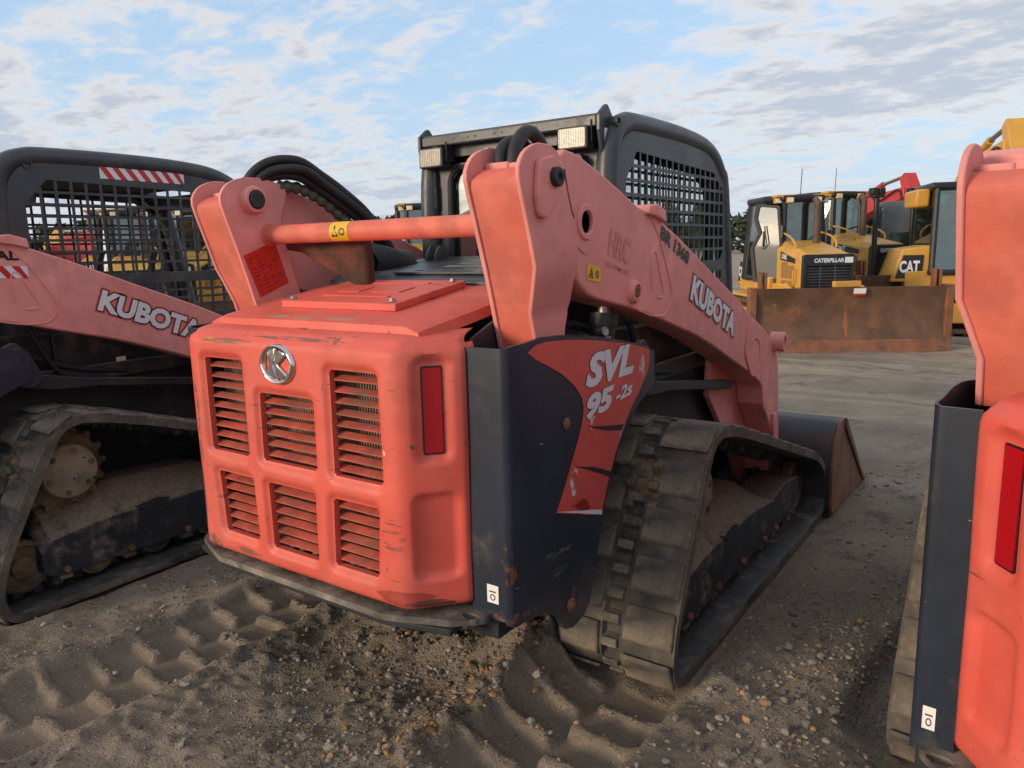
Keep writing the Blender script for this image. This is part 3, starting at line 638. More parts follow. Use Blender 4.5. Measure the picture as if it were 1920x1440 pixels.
def undercarriage(root, s):
    M = (lambda q: mir(q)) if s < 0 else (lambda q: q)
    XI, XO = .530, .980
    cols = [(XI, .004), (XI+.006, .010), (.702, .012), (.706, .012), (.712, .014), (.772, .014), (.778, .012), (.782, .012), (XO-.006, .010), (XO, .004)]
    pitch = .0862
    base, ds = track_loop(pitch); npt = len(base)
    fine, dsf = track_loop(ds/6); nf = len(fine)
    # belt: outside surface with a row of sunken drive windows
    V = []; F = []; H = .012
    mrow = len(cols)
    for i, (y, z, ty, tz) in enumerate(fine):
        ny, nz = -tz, ty      # loop runs counter-clockwise seen from +x? inward side
        ny, nz = inward(y, z, ty, tz)
        ph = (i % 6)
        for x, o in cols:
            dpt = H
            if .708 < x < .776 and ph in (2, 3, 4): dpt = H+.022
            V.append((x, y+ny*dpt, z+nz*dpt))
    n0 = len(V)
    for i, (y, z, ty, tz) in enumerate(fine):
        ny, nz = inward(y, z, ty, tz)
        for x, o in ((XI, 0), (XI, .012), (XO, .012), (XO, 0)): V.append((x, y+ny*(H+.004 if o == 0 else H+.034), z+nz*(H+.004 if o == 0 else H+.034)))
    for i in range(nf):
        j = (i+1) % nf
        for k in range(mrow-1): F.append((i*mrow+k, i*mrow+k+1, j*mrow+k+1, j*mrow+k))
        a, b = n0+i*4, n0+j*4
        F.append((i*mrow, j*mrow, b, a)); F.append((i*mrow+mrow-1, a+3, b+3, j*mrow+mrow-1))
        for k in range(3): F.append((a+k, b+k, b+k+1, a+k+1))
    nf_ = len(F)
    t = mk('rubber_track', M((V, F)), 'track_rubber', root, smooth=40)
    lin = []
    for i, (y, z, ty, tz) in enumerate(fine):
        ny, nz = inward(y, z, ty, tz)
        for x, o in ((XO-.002, .0), (XO-.015, .006), (.90, .008), (.86, .003), (.80, .004), (.68, .004), (.62, .003), (XI+.002, .0)): lin.append((x, y+ny*(H+.0345+o), z+nz*(H+.0345+o)))
    mk('belt_lining', M((lin, [(i*8+k, i*8+k+1, ((i+1) % nf)*8+k+1, ((i+1) % nf)*8+k) for i in range(nf) for k in range(7)])), 'belt_inside', t, smooth=40)
    # inner guide horns
    hn = []
    for i in range(0, npt):
        y, z, ty, tz = base[i]; ny, nz = inward(y, z, ty, tz)
        for xc in (.700, .784):
            hn.append(xf(([(-.018, -.022, 0), (.018, -.022, 0), (.018, .022, 0), (-.018, .022, 0), (-.010, -.012, .045), (.010, -.012, .045), (.010, .012, .045), (-.010, .012, .045)], box(0, 1, 0, 1, 0, 1)[1]),
                         Matrix(((1, 0, 0, xc), (0, ty, ny, y+ny*(H+.033)), (0, tz, nz, z+nz*(H+.033)), (0, 0, 0, 1)))))
    mk('guide_horns', M(join(*hn)), 'belt_inside', t, smooth=0)['kind'] = 'stuff'
    # tread lugs: two shapes, shared mesh
    LW = [None, None]
    def lugmesh(w): # trapezoid block, top tapered
        a = .066; h = .0135; g = ([(0, -a, 0), (w, -a, 0), (w, a, 0), (0, a, 0), (.006, -a+.014, h), (w-.004, -a+.014, h), (w-.004, a-.008, h), (.006, a-.008, h)], box(0, 1, 0, 1, 0, 1)[1]); return g
    for i in range(npt//2):
        for c, (x0, w) in enumerate(((.538, .160), (.786, .188))):
            k = (2*i+(1 if c == 0 else 0)) % npt
            y, z, ty, tz = base[k]; ny, nz = inward(y, z, ty, tz)
            jx = 0 if s > 0 else 0
            Mx = Matrix(((s, 0, 0, s*x0), (0, ty, -ny, y+ny*(H+.002)), (0, tz, -nz, z+nz*(H+.002)), (0, 0, 0, 1)))
            if LW[c] is None:
                LW[c] = mk('tread_lug', lugmesh(w), 'lug_rubber', t, bevel=.006, smooth=30); LW[c].matrix_local = Mx
            else: inst(LW[c], 'tread_lug', t, Mx)
    # small webs between the drive windows
    wb = []
    for i in range(npt):
        y, z, ty, tz = fine[(i*6) % nf]; ny, nz = inward(y, z, ty, tz)
        wb.append(xf(box(.712, .772, -.016, .016, 0, .012), Matrix(((1, 0, 0, 0), (0, ty, -ny, y+ny*H), (0, tz, -nz, z+nz*H), (0, 0, 0, 1)))))
    mk('window_webs', M(join(*wb)), 'lug_rubber', t, smooth=0, bevel=.004)['kind'] = 'stuff'
    # drive sprocket
    teeth = []; nt_ = 16
    for i in range(nt_):
        for q, r in ((-.30, .178), (-.13, .205), (.13, .205), (.30, .178)): a = 2*math.pi*(i+q)/nt_; teeth.append((1.115+r*math.cos(a), .600+r*math.sin(a)))
    spk = mk('drive_sprocket', M(join(prism(teeth, 'x', .70, .735), prism(teeth, 'x', .79, .825), lathe([(.175, .70), (.175, .83), (.15, .84), (.12, .842)], 'x', (0, 1.115, .600), 32))), 'muddy_wheel', root, bevel=.004)
    mk('sprocket_hub', M(lathe([(.125, .82), (.125, .905), (.118, .915), (0, .915)], 'x', (0, 1.115, .600), 32)), 'hub_mud', spk)
    for i in range(6):
        a = i*math.pi/3+.3; mk('hub_bolt', M(lathe([(.014, .912), (.014, .922), (0, .922)], 'x', (0, 1.115+.098*math.cos(a), .600+.098*math.sin(a)), 6)), 'muddy_wheel', spk, smooth=20)
    def wheel(y, z, r, x0, x1, nm):
        return mk(nm, M(lathe([(r*.35, x0), (r*.8, x0), (r, x0+.012), (r, x0+.05), (r*.8, x0+.065), (r*.8, x1-.065), (r, x1-.05), (r, x1-.012), (r*.86, x1), (r*.80, x1-.016), (r*.45, x1-.02), (r*.40, x1+.004), (0, x1+.006)], 'x', (0, y, z), 30)), 'muddy_wheel', root)
    wheel(2.665, .215, .148, .64, .86, 'front_idler'); wheel(.895, .205, .118, .64, .86, 'rear_idler')
    for i in range(5): wheel(1.20+i*.30, .155, .083, .63, .88, 'track_roller')
    # track frame with mud-covered sloping top
    secs = []
    for y, zt, zm, zb in ((.955, .36, .25, .16), (1.0, .44, .30, .13), (1.25, .475, .335, .128), (1.80, .455, .335, .132), (1.98, .40, .315, .135), (2.10, .34, .30, .138)):
        secs.append([(.60, y, zb), (.905, y, zb), (.905, y, zm), (.80, y, zt-.03), (.74, y, zt), (.60, y, zt)])
    fr = mk('track_frame', M(loft(secs)), 'muddy_frame', root, bevel=.005, smooth=18)
    mk('tension_box', M(prism([(2.05, .15), (2.08, .295), (2.30, .33), (2.55, .30), (2.56, .17), (2.42, .15), (2.30, .135)], 'x', .70, .895)), 'muddy_frame', fr, bevel=.006)
    mk('frame_patch', M(prism(rpoly([(1.38, .355), (1.50, .368), (1.58, .352), (1.54, .325), (1.44, .318)], .015), 'x', .86, .9085)), 'muddy_frame', fr, bevel=.004)
    for i in range(6):
        y = 1.05+i*.30 if i < 4 else 1.05+i*.27; mk('frame_bolt', M(lathe([(.016, .905), (.016, .918), (.0, .918)], 'x', (0, y, .155), 6)), 'rusty_plate', fr, smooth=20)
        mk('roller_bracket', M(box(.80, .90, y-.028, y+.028, .105, .150)), 'muddy_wheel', fr, bevel=.005)
    # axle frames to the hull
    for bx_ in ((1.00, 1.25, .50, .70), (1.05, 1.20, .25, .45), (2.0, 2.15, .25, .42)): mk('cross_member', M(box(.40, .66, *bx_)), 'navy_in', root, bevel=.01)
    return t
def inward(y, z, ty, tz):
    # unit normal of the loop pointing to the inside
    ny, nz = -tz, ty
    cy, cz = 1.6+.35*(y-1.6), .40
    if ny*(cy-y)+nz*(cz-z) < 0: ny, nz = -ny, -nz
    return ny, nz
CABO = [(1.255, .98), (1.250, 1.60), (1.262, 1.88), (1.30, 1.985), (1.38, 2.028), (1.50, 2.040), (1.90, 2.040), (2.20, 2.022), (2.34, 1.985), (2.435, 1.915), (2.50, 1.80), (2.60, 1.22), (2.63, .98)]
def cab(root, glass):
    line = spline([(y, z-.036*sms((z-1.65)/.3)) for y, z in CABO], 6)
    # window of the punched side guard and its lower window
    o1 = [(1.360, 1.435), (1.360, 1.775), (1.455, 1.892), (2.325, 1.864), (2.455, 1.782), (2.475, 1.470), (2.440, 1.435)]
    o2 = [(1.60, 1.20), (1.60, 1.375), (2.455, 1.380), (2.490, 1.20)]
    outl = [(1.285, 1.0)]+[(y+(.03 if y < 1.6 else -.03 if y > 2.3 else 0), z-.025*(z > 1.87)-0) for y, z in line if z > 1.0]+[(2.58, 1.0)]
    shell = []
    for s in (1, -1):
        M = mir if s < 0 else (lambda q: q)
        shell += [M(tube([(.455, y, z) for y, z in line], .045, 12))]
        guard = plate(outl, [o1, o2], 'x', .478, .484)
        bars = []
        for hole, ny_, nz_ in ((o1, 17, 8), (o2, 13, 4)):
            ys = [q[0] for q in hole]; zs = [q[1] for q in hole]; y0, y1, z0, z1 = min(ys), max(ys), min(zs), max(zs)
            def span(ax, v):
                c = []
                for (a, b) in zip(hole, hole[1:]+hole[:1]):
                    p, q = a[ax], b[ax]
                    if (p-v)*(q-v) < 0: t = (v-p)/(q-p); c.append(a[1-ax]+(b[1-ax]-a[1-ax])*t)
                return (min(c), max(c)) if len(c) > 1 else None
            for i in range(1, ny_):
                y = y0+(y1-y0)*i/ny_; sp = span(0, y)
                if sp: bars.append(box(.479, .483, y-.0065, y+.0065, sp[0]-.002, sp[1]+.002))
            for i in range(1, nz_):
                z = z0+(z1-z0)*i/nz_+.0007; sp = span(1, z)
                if sp: bars.append(box(.4785, .4835, sp[0]-.002, sp[1]+.002, z-.0065, z+.0065))
        mk('side_guard', M(join(guard)), 'cab_grey', root, bevel=.002, smooth=30)
        mk('guard_mesh', M(join(*bars)), 'cab_grey', root, smooth=0)
        if glass:
            mk('side_window', M(prism([(1.33, 1.19), (1.34, 1.79), (1.45, 1.93), (2.34, 1.90), (2.47, 1.80), (2.50, 1.19)], 'x', .425, .430)), 'side_glass', root, smooth=0)
            mk('window_pillar', M(join(box(.405, .424, 1.88, 1.93, 1.15, 1.93), box(.405, .424, 1.33, 1.38, 1.15, 1.85))), 'cab_inner', root)
    shell += [box(-.455, .455, 1.40, 2.25, 1.982, 2.016), box(-.455, .455, 1.36, 1.43, 1.955, 2.009), box(-.455, .455, 2.18, 2.30, 1.935, 2.0), box(-.455, .455, 1.262, 1.30, 1.895, 1.99), box(-.455, .455, 2.42, 2.52, 1.82, 1.90)]
    c = mk('cab_frame', join(*shell), 'cab_grey', root, bevel=.006, smooth=40)
    mk('headliner', join(box(-.42, .42, 1.34, 2.38, 1.925, 1.975)), 'cab_inner', c, bevel=.02)
    # rear wall with rounded window opening
    ro = [(1.0, -.455), (1.0, .455), (1.93, .455), (1.93, -.455)]
    rw = rpoly([(1.36, -.35), (1.36, .37), (1.88, .37), (1.88, -.35)], .09, 6)
    mk('rear_wall', plate(ro, [rw], 'y', 1.262, 1.285), 'cab_grey', c, bevel=.006)
    if glass:
        mk('rear_window', prism(rpoly([(1.34, -.37), (1.34, .39), (1.90, .39), (1.90, -.37)], .08, 6), 'y', 1.290, 1.296), 'cab_glass', c, smooth=0)
        seal = [(q[1], 1.268, q[0]) for q in rw]; mk('window_seal', tube(seal, .012, 8, closed=True), 'black_plastic', c)
        mk('front_door_glass', prism([(1.05, -.42), (1.05, .42), (1.80, .40), (1.80, -.40)], 'y', 2.50, 2.506), 'cab_glass', c, smooth=0)
        mk('gas_strut', join(tube([(-.415, 1.245, 1.86), (-.415, 1.25, 1.42)], .007, 8), tube([(-.415, 1.245, 1.80), (-.415, 1.245, 1.70)], .011, 10)), 'cab_inner', c)
    mk('floor_pan', box(-.44, .44, 1.29, 2.55, .98, 1.02), 'cab_inner', c)
    # seat, arm rests and levers
    mk('operator_seat', join(loft([[(x, y, 1.12) for x, y in circ((0, 1.75), .22, 20, .24)], [(x, y, 1.24) for x, y in circ((0, 1.75), .23, 20, .25)], [(x, y, 1.27) for x, y in circ((0, 1.75), .19, 20, .20)]]),
       loft([[(x, y+1.50+(z-1.25)*-.22, z) for x, y in circ((0, 0), w, 18, .05)] for z, w in ((1.22, .20), (1.40, .23), (1.60, .21), (1.66, .16))]), loft([[(x, y+1.40, z) for x, y in circ((0, 0), w, 16, .04)] for z, w in ((1.67, .11), (1.73, .12), (1.78, .09))])), 'seat_vinyl', c)
    for x in (-.295, .295): mk('arm_rest', join(box(x-.045, x+.045, 1.60, 1.98, 1.38, 1.43), tube([(x, 1.97, 1.40), (x, 2.02, 1.56)], .018, 8)), 'seat_vinyl', c, bevel=.01)
    return c
def light_bar(root):
    D_ = -.016
    def mk(name, g, *a, **k): return globals()['mk'](name, ([(x, y, z+D_) for x, y, z in g[0]], g[1]), *a, **k)
    b = mk('light_bar', prism([(1.985, -.455), (2.030, -.455), (2.030, .435), (1.985, .435)], 'y', 1.205, 1.24), 'cab_grey', root, bevel=.006)
    mk('bar_top', box(-.455, .435, 1.21, 1.36, 2.022, 2.034), 'cab_grey', b, bevel=.004)
    for x in (-.27, -.19, -.15, -.05, -.01, .08, .16): mk('bar_hole', prism(circ((2.008, x), .0055, 10), 'y', 1.2035, 1.2047), 'black_plastic', b, smooth=0)
    for s, x in ((1, .440), (-1, -.468)):
        mk('end_bracket', prism(rpoly([(1.195, 2.03), (1.255, 2.075), (1.30, 2.03), (1.345, 1.98), (1.315, 1.83), (1.27, 1.80), (1.215, 1.90), (1.195, 1.97)], .02), 'x', x, x+.016), 'cab_grey', b, bevel=.003)
        if s > 0:
            mk('bracket_bolt', lathe([(.022, 0), (.022, .035), (.015, .036), (.012, .02), (0, .02)], 'x', (x+.016, 1.285, 2.005), 16), 'cab_grey', b)
            mk('bracket_sticker', put(UNIT, (x+.016, 1.23, 1.905), (0, 1, 0), (0, 0, 1), .035, .075, .001), 'sticker_white', b, smooth=0, fix=False)
            mk('bracket_print', put(UNIT, (x+.016, 1.235, 1.912), (0, 1, 0), (0, 0, 1), .022, .03, .0018), 'label_red', b, smooth=0, fix=False)
    for x0, zc in ((-.385, 1.935), (.340, 1.948)):
        hs = mk('work_light', join(prism(rpoly([(zc-.043, x0-.068), (zc-.043, x0+.068), (zc+.043, x0+.068), (zc+.043, x0-.068)], .012), 'y', 1.182, 1.245), box(x0+.069, x0+.078, 1.20, 1.26, zc-.02, zc+.065), box(x0-.02, x0+.02, 1.212, 1.235, zc+.043, zc+.055)), 'black_plastic', root, bevel=.005)
        mk('light_lens', prism(rpoly([(zc-.036, x0-.060), (zc-.036, x0+.060), (zc+.036, x0+.060), (zc+.036, x0-.060)], .010), 'y', 1.1785, 1.1815), 'lens', hs, bevel=.002)
        mk('lens_rib', join(*[box(x0-.056+i*.0105, x0-.054+i*.0105, 1.1772, 1.1784, zc-.033, zc+.033) for i in range(11)]), 'lens', hs, smooth=0)
    mk('wiper_motor', join(lathe([(.032, 0), (.032, .05), (0, .05)], 'y', (.26, 1.20, 1.865), 16), lathe([(.024, 0), (.024, .04), (0, .04)], 'y', (.345, 1.21, 1.868), 16)), 'black_plastic', root)
    return b.parent
def bucket(root):
    prof = [(2.83, .02), (2.80, .10), (2.79, .30), (2.83, .44), (2.92, .525), (3.03, .530)]
    out = spline(prof, 5)+[(3.05, .50)]
    W_ = 1.0
    back = []
    for y, z in spline(prof, 5): back.append([(-W_, y, z), (W_, y, z), (W_, y+.02, z), (-W_, y+.02, z)])
    b = mk('bucket', join(loft(back), box(-W_, W_, 2.83, 3.60, .004, .026)), 'bucket_steel', root, bevel=.004, smooth=40)
    for s in (-1, 1):
        side = prism([(2.83, .02), (2.795, .10), (2.79, .30), (2.83, .44), (2.92, .53), (3.03, .535), (3.12, .46), (3.56, .10), (3.62, .03), (3.62, .004)], 'x', s*W_, s*(W_+.016))
        sp = mk('side_plate', side, 'rusty_plate', b, bevel=.003)
        mk('side_edge', prism([(3.03, .535), (3.12, .462), (3.56, .10), (3.66, .03), (3.66, .004), (3.58, .05), (3.10, .42), (3.03, .48)], 'x', s*(W_+.016), s*(W_+.030)), 'rusty_plate', b, bevel=.003)
    mk('cutting_edge', box(-W_-.016, W_+.016, 3.60, 3.80, .001, .020), 'rusty_plate', b, bevel=.004)
    mk('quick_coupler', join(box(-.52, .52, 2.70, 2.76, .12, .52), box(-.62, -.52, 2.60, 2.76, .10, .50), box(.52, .62, 2.60, 2.76, .10, .50)), 'navy', b, bevel=.01)
    return b
def hull(root):
    mk('main_frame', join(box(-.54, .54, .32, 2.55, .34, .98), box(-.50, .50, .17, .60, .47, 1.20), box(-.53, .53, .62, 1.27, .98, 1.20)), 'navy_in', root, bevel=.01)
    for s in (-1, 1):
        M = mir if s < 0 else (lambda q: q)
        mk('tower_plate', M(prism([(.20, .98), (.205, 1.225), (.25, 1.262), (.42, 1.325), (.60, 1.33), (.86, 1.20), (.95, .98)], 'x', .540, .552)), 'navy', root, bevel=.003)
        mk('frame_rail', M(join(box(.546, .575, 1.0, 2.30, .945, 1.02))), 'navy_rail', root, bevel=.006)
        mk('wheel_arch', M(prism([(1.02, 1.04), (1.10, 1.03), (1.34, .975), (2.19, .850), (2.19, .808), (1.42, .925), (1.22, .935), (1.10, .960), (1.02, .99)], 'x', .60, .655)), 'navy_rail', root, bevel=.004)
        mk('frame_ear', M(join(prism(rpoly([(.93, 1.14), (1.03, 1.19), (1.09, 1.13), (1.14, 1.0), (1.08, .97), (.98, 1.0)], .03), 'x', .70, .725), lathe([(.03, 0), (.03, .012), (0, .012)], 'x', (.725, 1.03, 1.13), 14))), 'navy_rail', root, bevel=.004)
        # lift cylinder
        cy = mk('lift_cylinder', M(join(tube([(.645, .872, 1.282), (.645, .80, .72)], .043, 20), tube([(.645, .875, 1.288), (.645, .869, 1.245)], .049, 20))), 'black_plastic', root, smooth=40)
        mk('cylinder_rod', M(tube([(.645, .884, 1.37), (.645, .872, 1.282)], .022, 14)), 'steel', cy)
        mk('port_fitting', M(join(tube([(.66, .81, 1.225), (.69, .80, 1.235)], .016, 10), box(.64, .69, .795, .84, 1.205, 1.215))), 'steel', cy)
        mk('tilt_hose', M(join(tube(spline([(.60, 1.15, 1.24), (.61, 1.18, 1.15), (.60, 1.25, 1.02), (.585, 1.35, .96)], 8), .012, 8), tube(spline([(.58, .75, 1.26), (.585, .95, 1.20), (.58, 1.3, 1.03), (.57, 1.6, .97)], 8), .014, 8))), 'hose_rubber', root)
        # cab lower side wall
        mk('cab_skirt', M(box(.44, .535, 1.27, 2.60, .98, 1.19)), 'navy_in', root, bevel=.01)
def hood(root):
    # sheet sloping up to the front, edges turned down
    P = [(-.455, .120, 1.283), (-.455, .125, 1.307), (-.40, .150, 1.318), (.0, .150, 1.321), (.40, .150, 1.318), (.455, .125, 1.307), (.455, .12, 1.283)]
    def row(y, z, w, drop=.030): return [(-w, y, z-drop-.016), (-w+.010, y, z-.016), (-w+.06, y, z), (0, y, z+.003), (w-.06, y, z), (w-.010, y, z-.016), (w, y, z-drop-.016)]
    rows = [[(x, .098, z-.030) for x, _, z in row(.10, 1.312, .49)], row(.102, 1.306, .49), row(.130, 1.3145, .495), row(.30, 1.342, .50), row(.50, 1.374, .50), row(.615, 1.392, .50)]
    h = mk('hood', loft(rows, False), 'red_paint', root, solid=.006, smooth=40, fix=False)
    # raised lid with bolts and pressed ribs
    y0, y1 = .236, .585; sl = lambda y: 1.3175+(y-.15)*.1595
    def q(y, up): return sl(y)+up
    Ld = ([(-.27, y0, q(y0, .002)), (.27, y0, q(y0, .002)), (.27, y1, q(y1, .002)), (-.27, y1, q(y1, .002)), (-.27, y0, q(y0, .026)), (.27, y0, q(y0, .026)), (.27, y1, q(y1, .026)), (-.27, y1, q(y1, .026))], box(0, 1, 0, 1, 0, 1)[1])
    mk('hood_lid', Ld, 'red_paint', h, bevel=.003)
    def slab(x0, x1, ya, yb, t): return ([(x0, ya, q(ya, .0255)), (x1, ya, q(ya, .0255)), (x1, yb, q(yb, .0255)), (x0, yb, q(yb, .0255)), (x0, ya, q(ya, .0255+t)), (x1, ya, q(ya, .0255+t)), (x1, yb, q(yb, .0255+t)), (x0, yb, q(yb, .0255+t))], box(0, 1, 0, 1, 0, 1)[1])
    mk('lid_rib', join(slab(-.15, .16, .315, .335, .004), slab(-.15, .16, .515, .535, .004), slab(.02, .15, .38, .46, .004), slab(-.14, -.04, .38, .46, .004)), 'red_paint', h, bevel=.003)
    for x, y in ((-.235, .262), (.235, .262), (-.235, .558), (.235, .558)):
        z = q(y, .026); mk('lid_bolt', join(lathe([(.014, 0), (.014, .003), (0, .003)], 'z', (x, y, z), 14), lathe([(.010, .003), (.010, .011), (0, .011)], 'z', (x, y, z), 6)), 'steel', h, smooth=20)
    # slotted dark cover in front of the hood
    e = mk('engine_cover', join(loft([[(-.45, .62, 1.385), (.45, .62, 1.385), (.45, .62, 1.408), (-.45, .62, 1.408)], [(-.45, .665, 1.39), (.45, .665, 1.39), (.45, .665, 1.428), (-.45, .665, 1.428)], [(-.45, 1.24, 1.40), (.45, 1.24, 1.40), (.45, 1.24, 1.488), (-.45, 1.24, 1.488)]])), 'cab_grey', root, bevel=.006)
    mk('cover_panel', loft([[(-.14, .66, 1.43), (.44, .66, 1.43), (.44, .66, 1.438), (-.14, .66, 1.438)], [(-.14, 1.20, 1.482), (.44, 1.20, 1.482), (.44, 1.20, 1.490), (-.14, 1.20, 1.490)]]), 'cab_grey', e, bevel=.002)
    for i in range(4):
        y = .80+i*.09; z = 1.438+(y-.66)*.0963
        mk('vent_slot', ([(-.02, y, z+.0012), (.36, y, z+.0012), (.36, y+.045, z+.0055), (-.02, y+.045, z+.0055)], [(0, 1, 2, 3)]), 'core_fin', e, smooth=0, fix=False)
    for x in (-.05, .28): mk('lift_slot', prism(rpoly([(x-.02, .700), (x+.02, .700), (x+.02, .712), (x-.02, .712)], .004), 'z', 1.4415, 1.4435), 'black_plastic', e, smooth=0)
    # exhaust with scoop
    cx, yb, zc = -.395, .74, 1.480
    pipe = lathe([(.042, .26), (.042, 0), (.036, 0), (.036, .10), (0, .10)], 'y', (cx, yb+.02, zc), 24)
    x_ = mk('exhaust_outlet', pipe, 'exhaust_rust', root)
    secs = []
    for t in [i/10 for i in range(11)]:
        y = yb+.02+.33*t; r = .070*(1-t**2.2)+.004; c_ = zc-.050*t*t; L_ = []
        for k in range(15):
            a = math.pi*(-.22+1.44*k/14); L_.append((cx+.030*t+r*1.08*math.cos(a), y-.05*math.sin(max(0, min(math.pi, a)))*(1-t), max(1.425, c_+r*math.sin(a))))
        secs.append(L_)
    mk('exhaust_scoop', loft(secs, False), 'matt_black', x_, solid=.004, smooth=50, fix=False)
    # coupling ears in front of the cover
    mk('cover_hinge', join(*[prism(rpoly([(1.06, 1.43), (1.07, 1.50), (1.10, 1.54), (1.14, 1.53), (1.15, 1.49), (1.20, 1.46), (1.20, 1.43)], .02), 'x', x, x+.012) for x in (-.34, -.29)]), 'cab_grey', root, bevel=.002)
def make_loader(label, opts):
    root = thing('compact_track_loader', label, 'track loader', group='red track loaders parked in a row')
    door_grid(root)
    bp = rpoly([(-.66, .22), (-.668, .13), (-.60, .062), (-.40, -.012), (.40, -.012), (.59, .062), (.665, .13), (.66, .22)], [.01, .03, .06, .08, .08, .06, .03, .01])
    b = mk('bumper_plate', plate(bp, [circ((-.622, .115), .028, 14, .017), circ((.622, .115), .028, 14, .017)], 'z', .462, .482), 'bumper_steel', root, bevel=.005)
    mk('belly_plate', join(prism([(-.60, .05), (-.40, .0), (.40, .0), (.60, .05), (.55, .5), (-.55, .5)], 'z', .440, .461), box(.56, .68, .17, .30, .40, .461), box(-.68, -.56, .17, .30, .40, .461)), 'navy_in', b, bevel=.004)
    fr = fender(root, 1); fl = fender(root, -1)
    ar = arm(root, 1, opts); al = arm(root, -1, opts)
    # cross tube between the uprights
    ct = mk('cross_tube', join(lathe([(.035, -.562), (.035, .562)], 'x', (0, .430, 1.588), 28), lathe([(.046, -.562), (.040, -.548), (.035, -.546)], 'x', (0, .43, 1.588), 28), lathe([(.035, .546), (.040, .548), (.046, .562)], 'x', (0, .43, 1.588), 28)), 'upright_sunlit_red', root)
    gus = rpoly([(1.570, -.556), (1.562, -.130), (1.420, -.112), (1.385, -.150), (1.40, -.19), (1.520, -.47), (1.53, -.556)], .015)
    mk('tube_gusset', join(prism(gus, 'y', .500, .520), tube([(-.128, .505, 1.565), (-.125, .51, 1.47), (-.135, .52, 1.395)], .026, 14)), 'gusset_shade_red', ct, bevel=.004)
    # wrapped label on the tube
    lab = []; arc = [R(20+130*i/8) for i in range(9)]
    for a in arc: lab.append([(-.185, .430-.0362*math.sin(a), 1.588+.0362*math.cos(a)), (-.095, .430-.0362*math.sin(a), 1.588+.0362*math.cos(a))])
    mk('warning_label', loft(lab, False), 'yellow_vinyl', ct, smooth=60, fix=False)
    def arcpt(u, w): a = R(125-80*w); return (-.182+.084*u, .430-.0392*math.sin(a), 1.588+.0392*math.cos(a))
    tri = [(.10, .12), (.48, .12), (.29, .9), (.17, .2), (.41, .2), (.29, .70)]; cc = [(.73+.16*math.cos(i*math.pi/8), .42+.24*math.sin(i*math.pi/8)) for i in range(16)]; c2 = [(.73+.12*math.cos(i*math.pi/8), .42+.17*math.sin(i*math.pi/8)) for i in range(16)]
    mk('warning_print', ([arcpt(*p) for p in tri+cc+c2], [(0, 1, 4, 3), (1, 2, 5, 4), (2, 0, 3, 5)]+[(6+i, 6+(i+1) % 16, 22+(i+1) % 16, 22+i) for i in range(16)]), 'black_vinyl', ct, smooth=0, fix=False)
    # red plate with small print on the inner face of the left upright
    mk('data_plate', ([(-.5548, .303, 1.512), (-.5548, .447, 1.566), (-.5548, .500, 1.404), (-.5548, .363, 1.354)], [(0, 1, 2, 3)]), 'label_red', al, smooth=0, fix=False)
    O = Vector((-.5548, .363, 1.354)); ux = (Vector((-.5548, .500, 1.404))-O); uy = (Vector((-.5548, .303, 1.512))-O); pr = []
    rnd = random.Random(3)
    for i in range(11):
        for k in range(4):
            u0 = .08+k*.23; w = rnd.uniform(.04, .17); v0 = .05+i*.083
            if rnd.random() < .35: continue
            pr.append(put(UNIT, O+ux*u0+uy*v0, ux, uy, ux.length*w, .0022, .0007))
    g = join(*pr); mk('data_print', ([(x+.0012, y, z) for x, y, z in g[0]], g[1]), 'decal_dark', al, smooth=0, fix=False)
    # hydraulic hoses arching over the left and right arm tops
    for k, (dx, dz) in enumerate(((0, 0), (.045, -.035), (.085, -.012), (.06, .022))):
        pts = [(-.640+dx*.4, .36, 1.70), (-.630+dx*.5, .385, 1.775+dz), (-.60+dx*.6, .455, 1.838+dz), (-.56+dx*.8, .55, 1.846+dz), (-.53+dx*.6, .645, 1.797+dz), (-.50+dx*.6, .73, 1.735+dz), (-.47+dx*.6, .83, 1.650+dz*.8), (-.45+dx*.6, .91, 1.54), (-.44+dx*.6, .96, 1.42)]
        mk('hydraulic_hose', tube(spline(pts, 8), .0180, 12), 'hose_rubber', root)
    gp = spline([(-.575, .50, 1.775), (-.55, .58, 1.768), (-.52, .66, 1.725), (-.495, .74, 1.660), (-.47, .80, 1.600)], 14)
    mk('spiral_guard', tube(gp, [.0215+.0035*math.sin(i*1.15) for i in range(len(gp))], 10), 'hose_guard', root)
    for k, dx in enumerate((0, .045)):
        pts = [(.655-dx, .33, 1.70), (.650-dx, .345, 1.78), (.645-dx, .40, 1.835-.02*k), (.640-dx, .47, 1.835-.02*k), (.62-dx, .56, 1.77), (.58-dx, .70, 1.62), (.54-dx, .9, 1.45)]
        mk('hydraulic_hose', tube(spline(pts, 8), .020, 12), 'hose_rubber', root)
    hood(root); hull(root)
    cab(root, opts.get('glass', True)); light_bar(root)
    undercarriage(root, 1); undercarriage(root, -1); bucket(root)
    return root, ar, al, fr
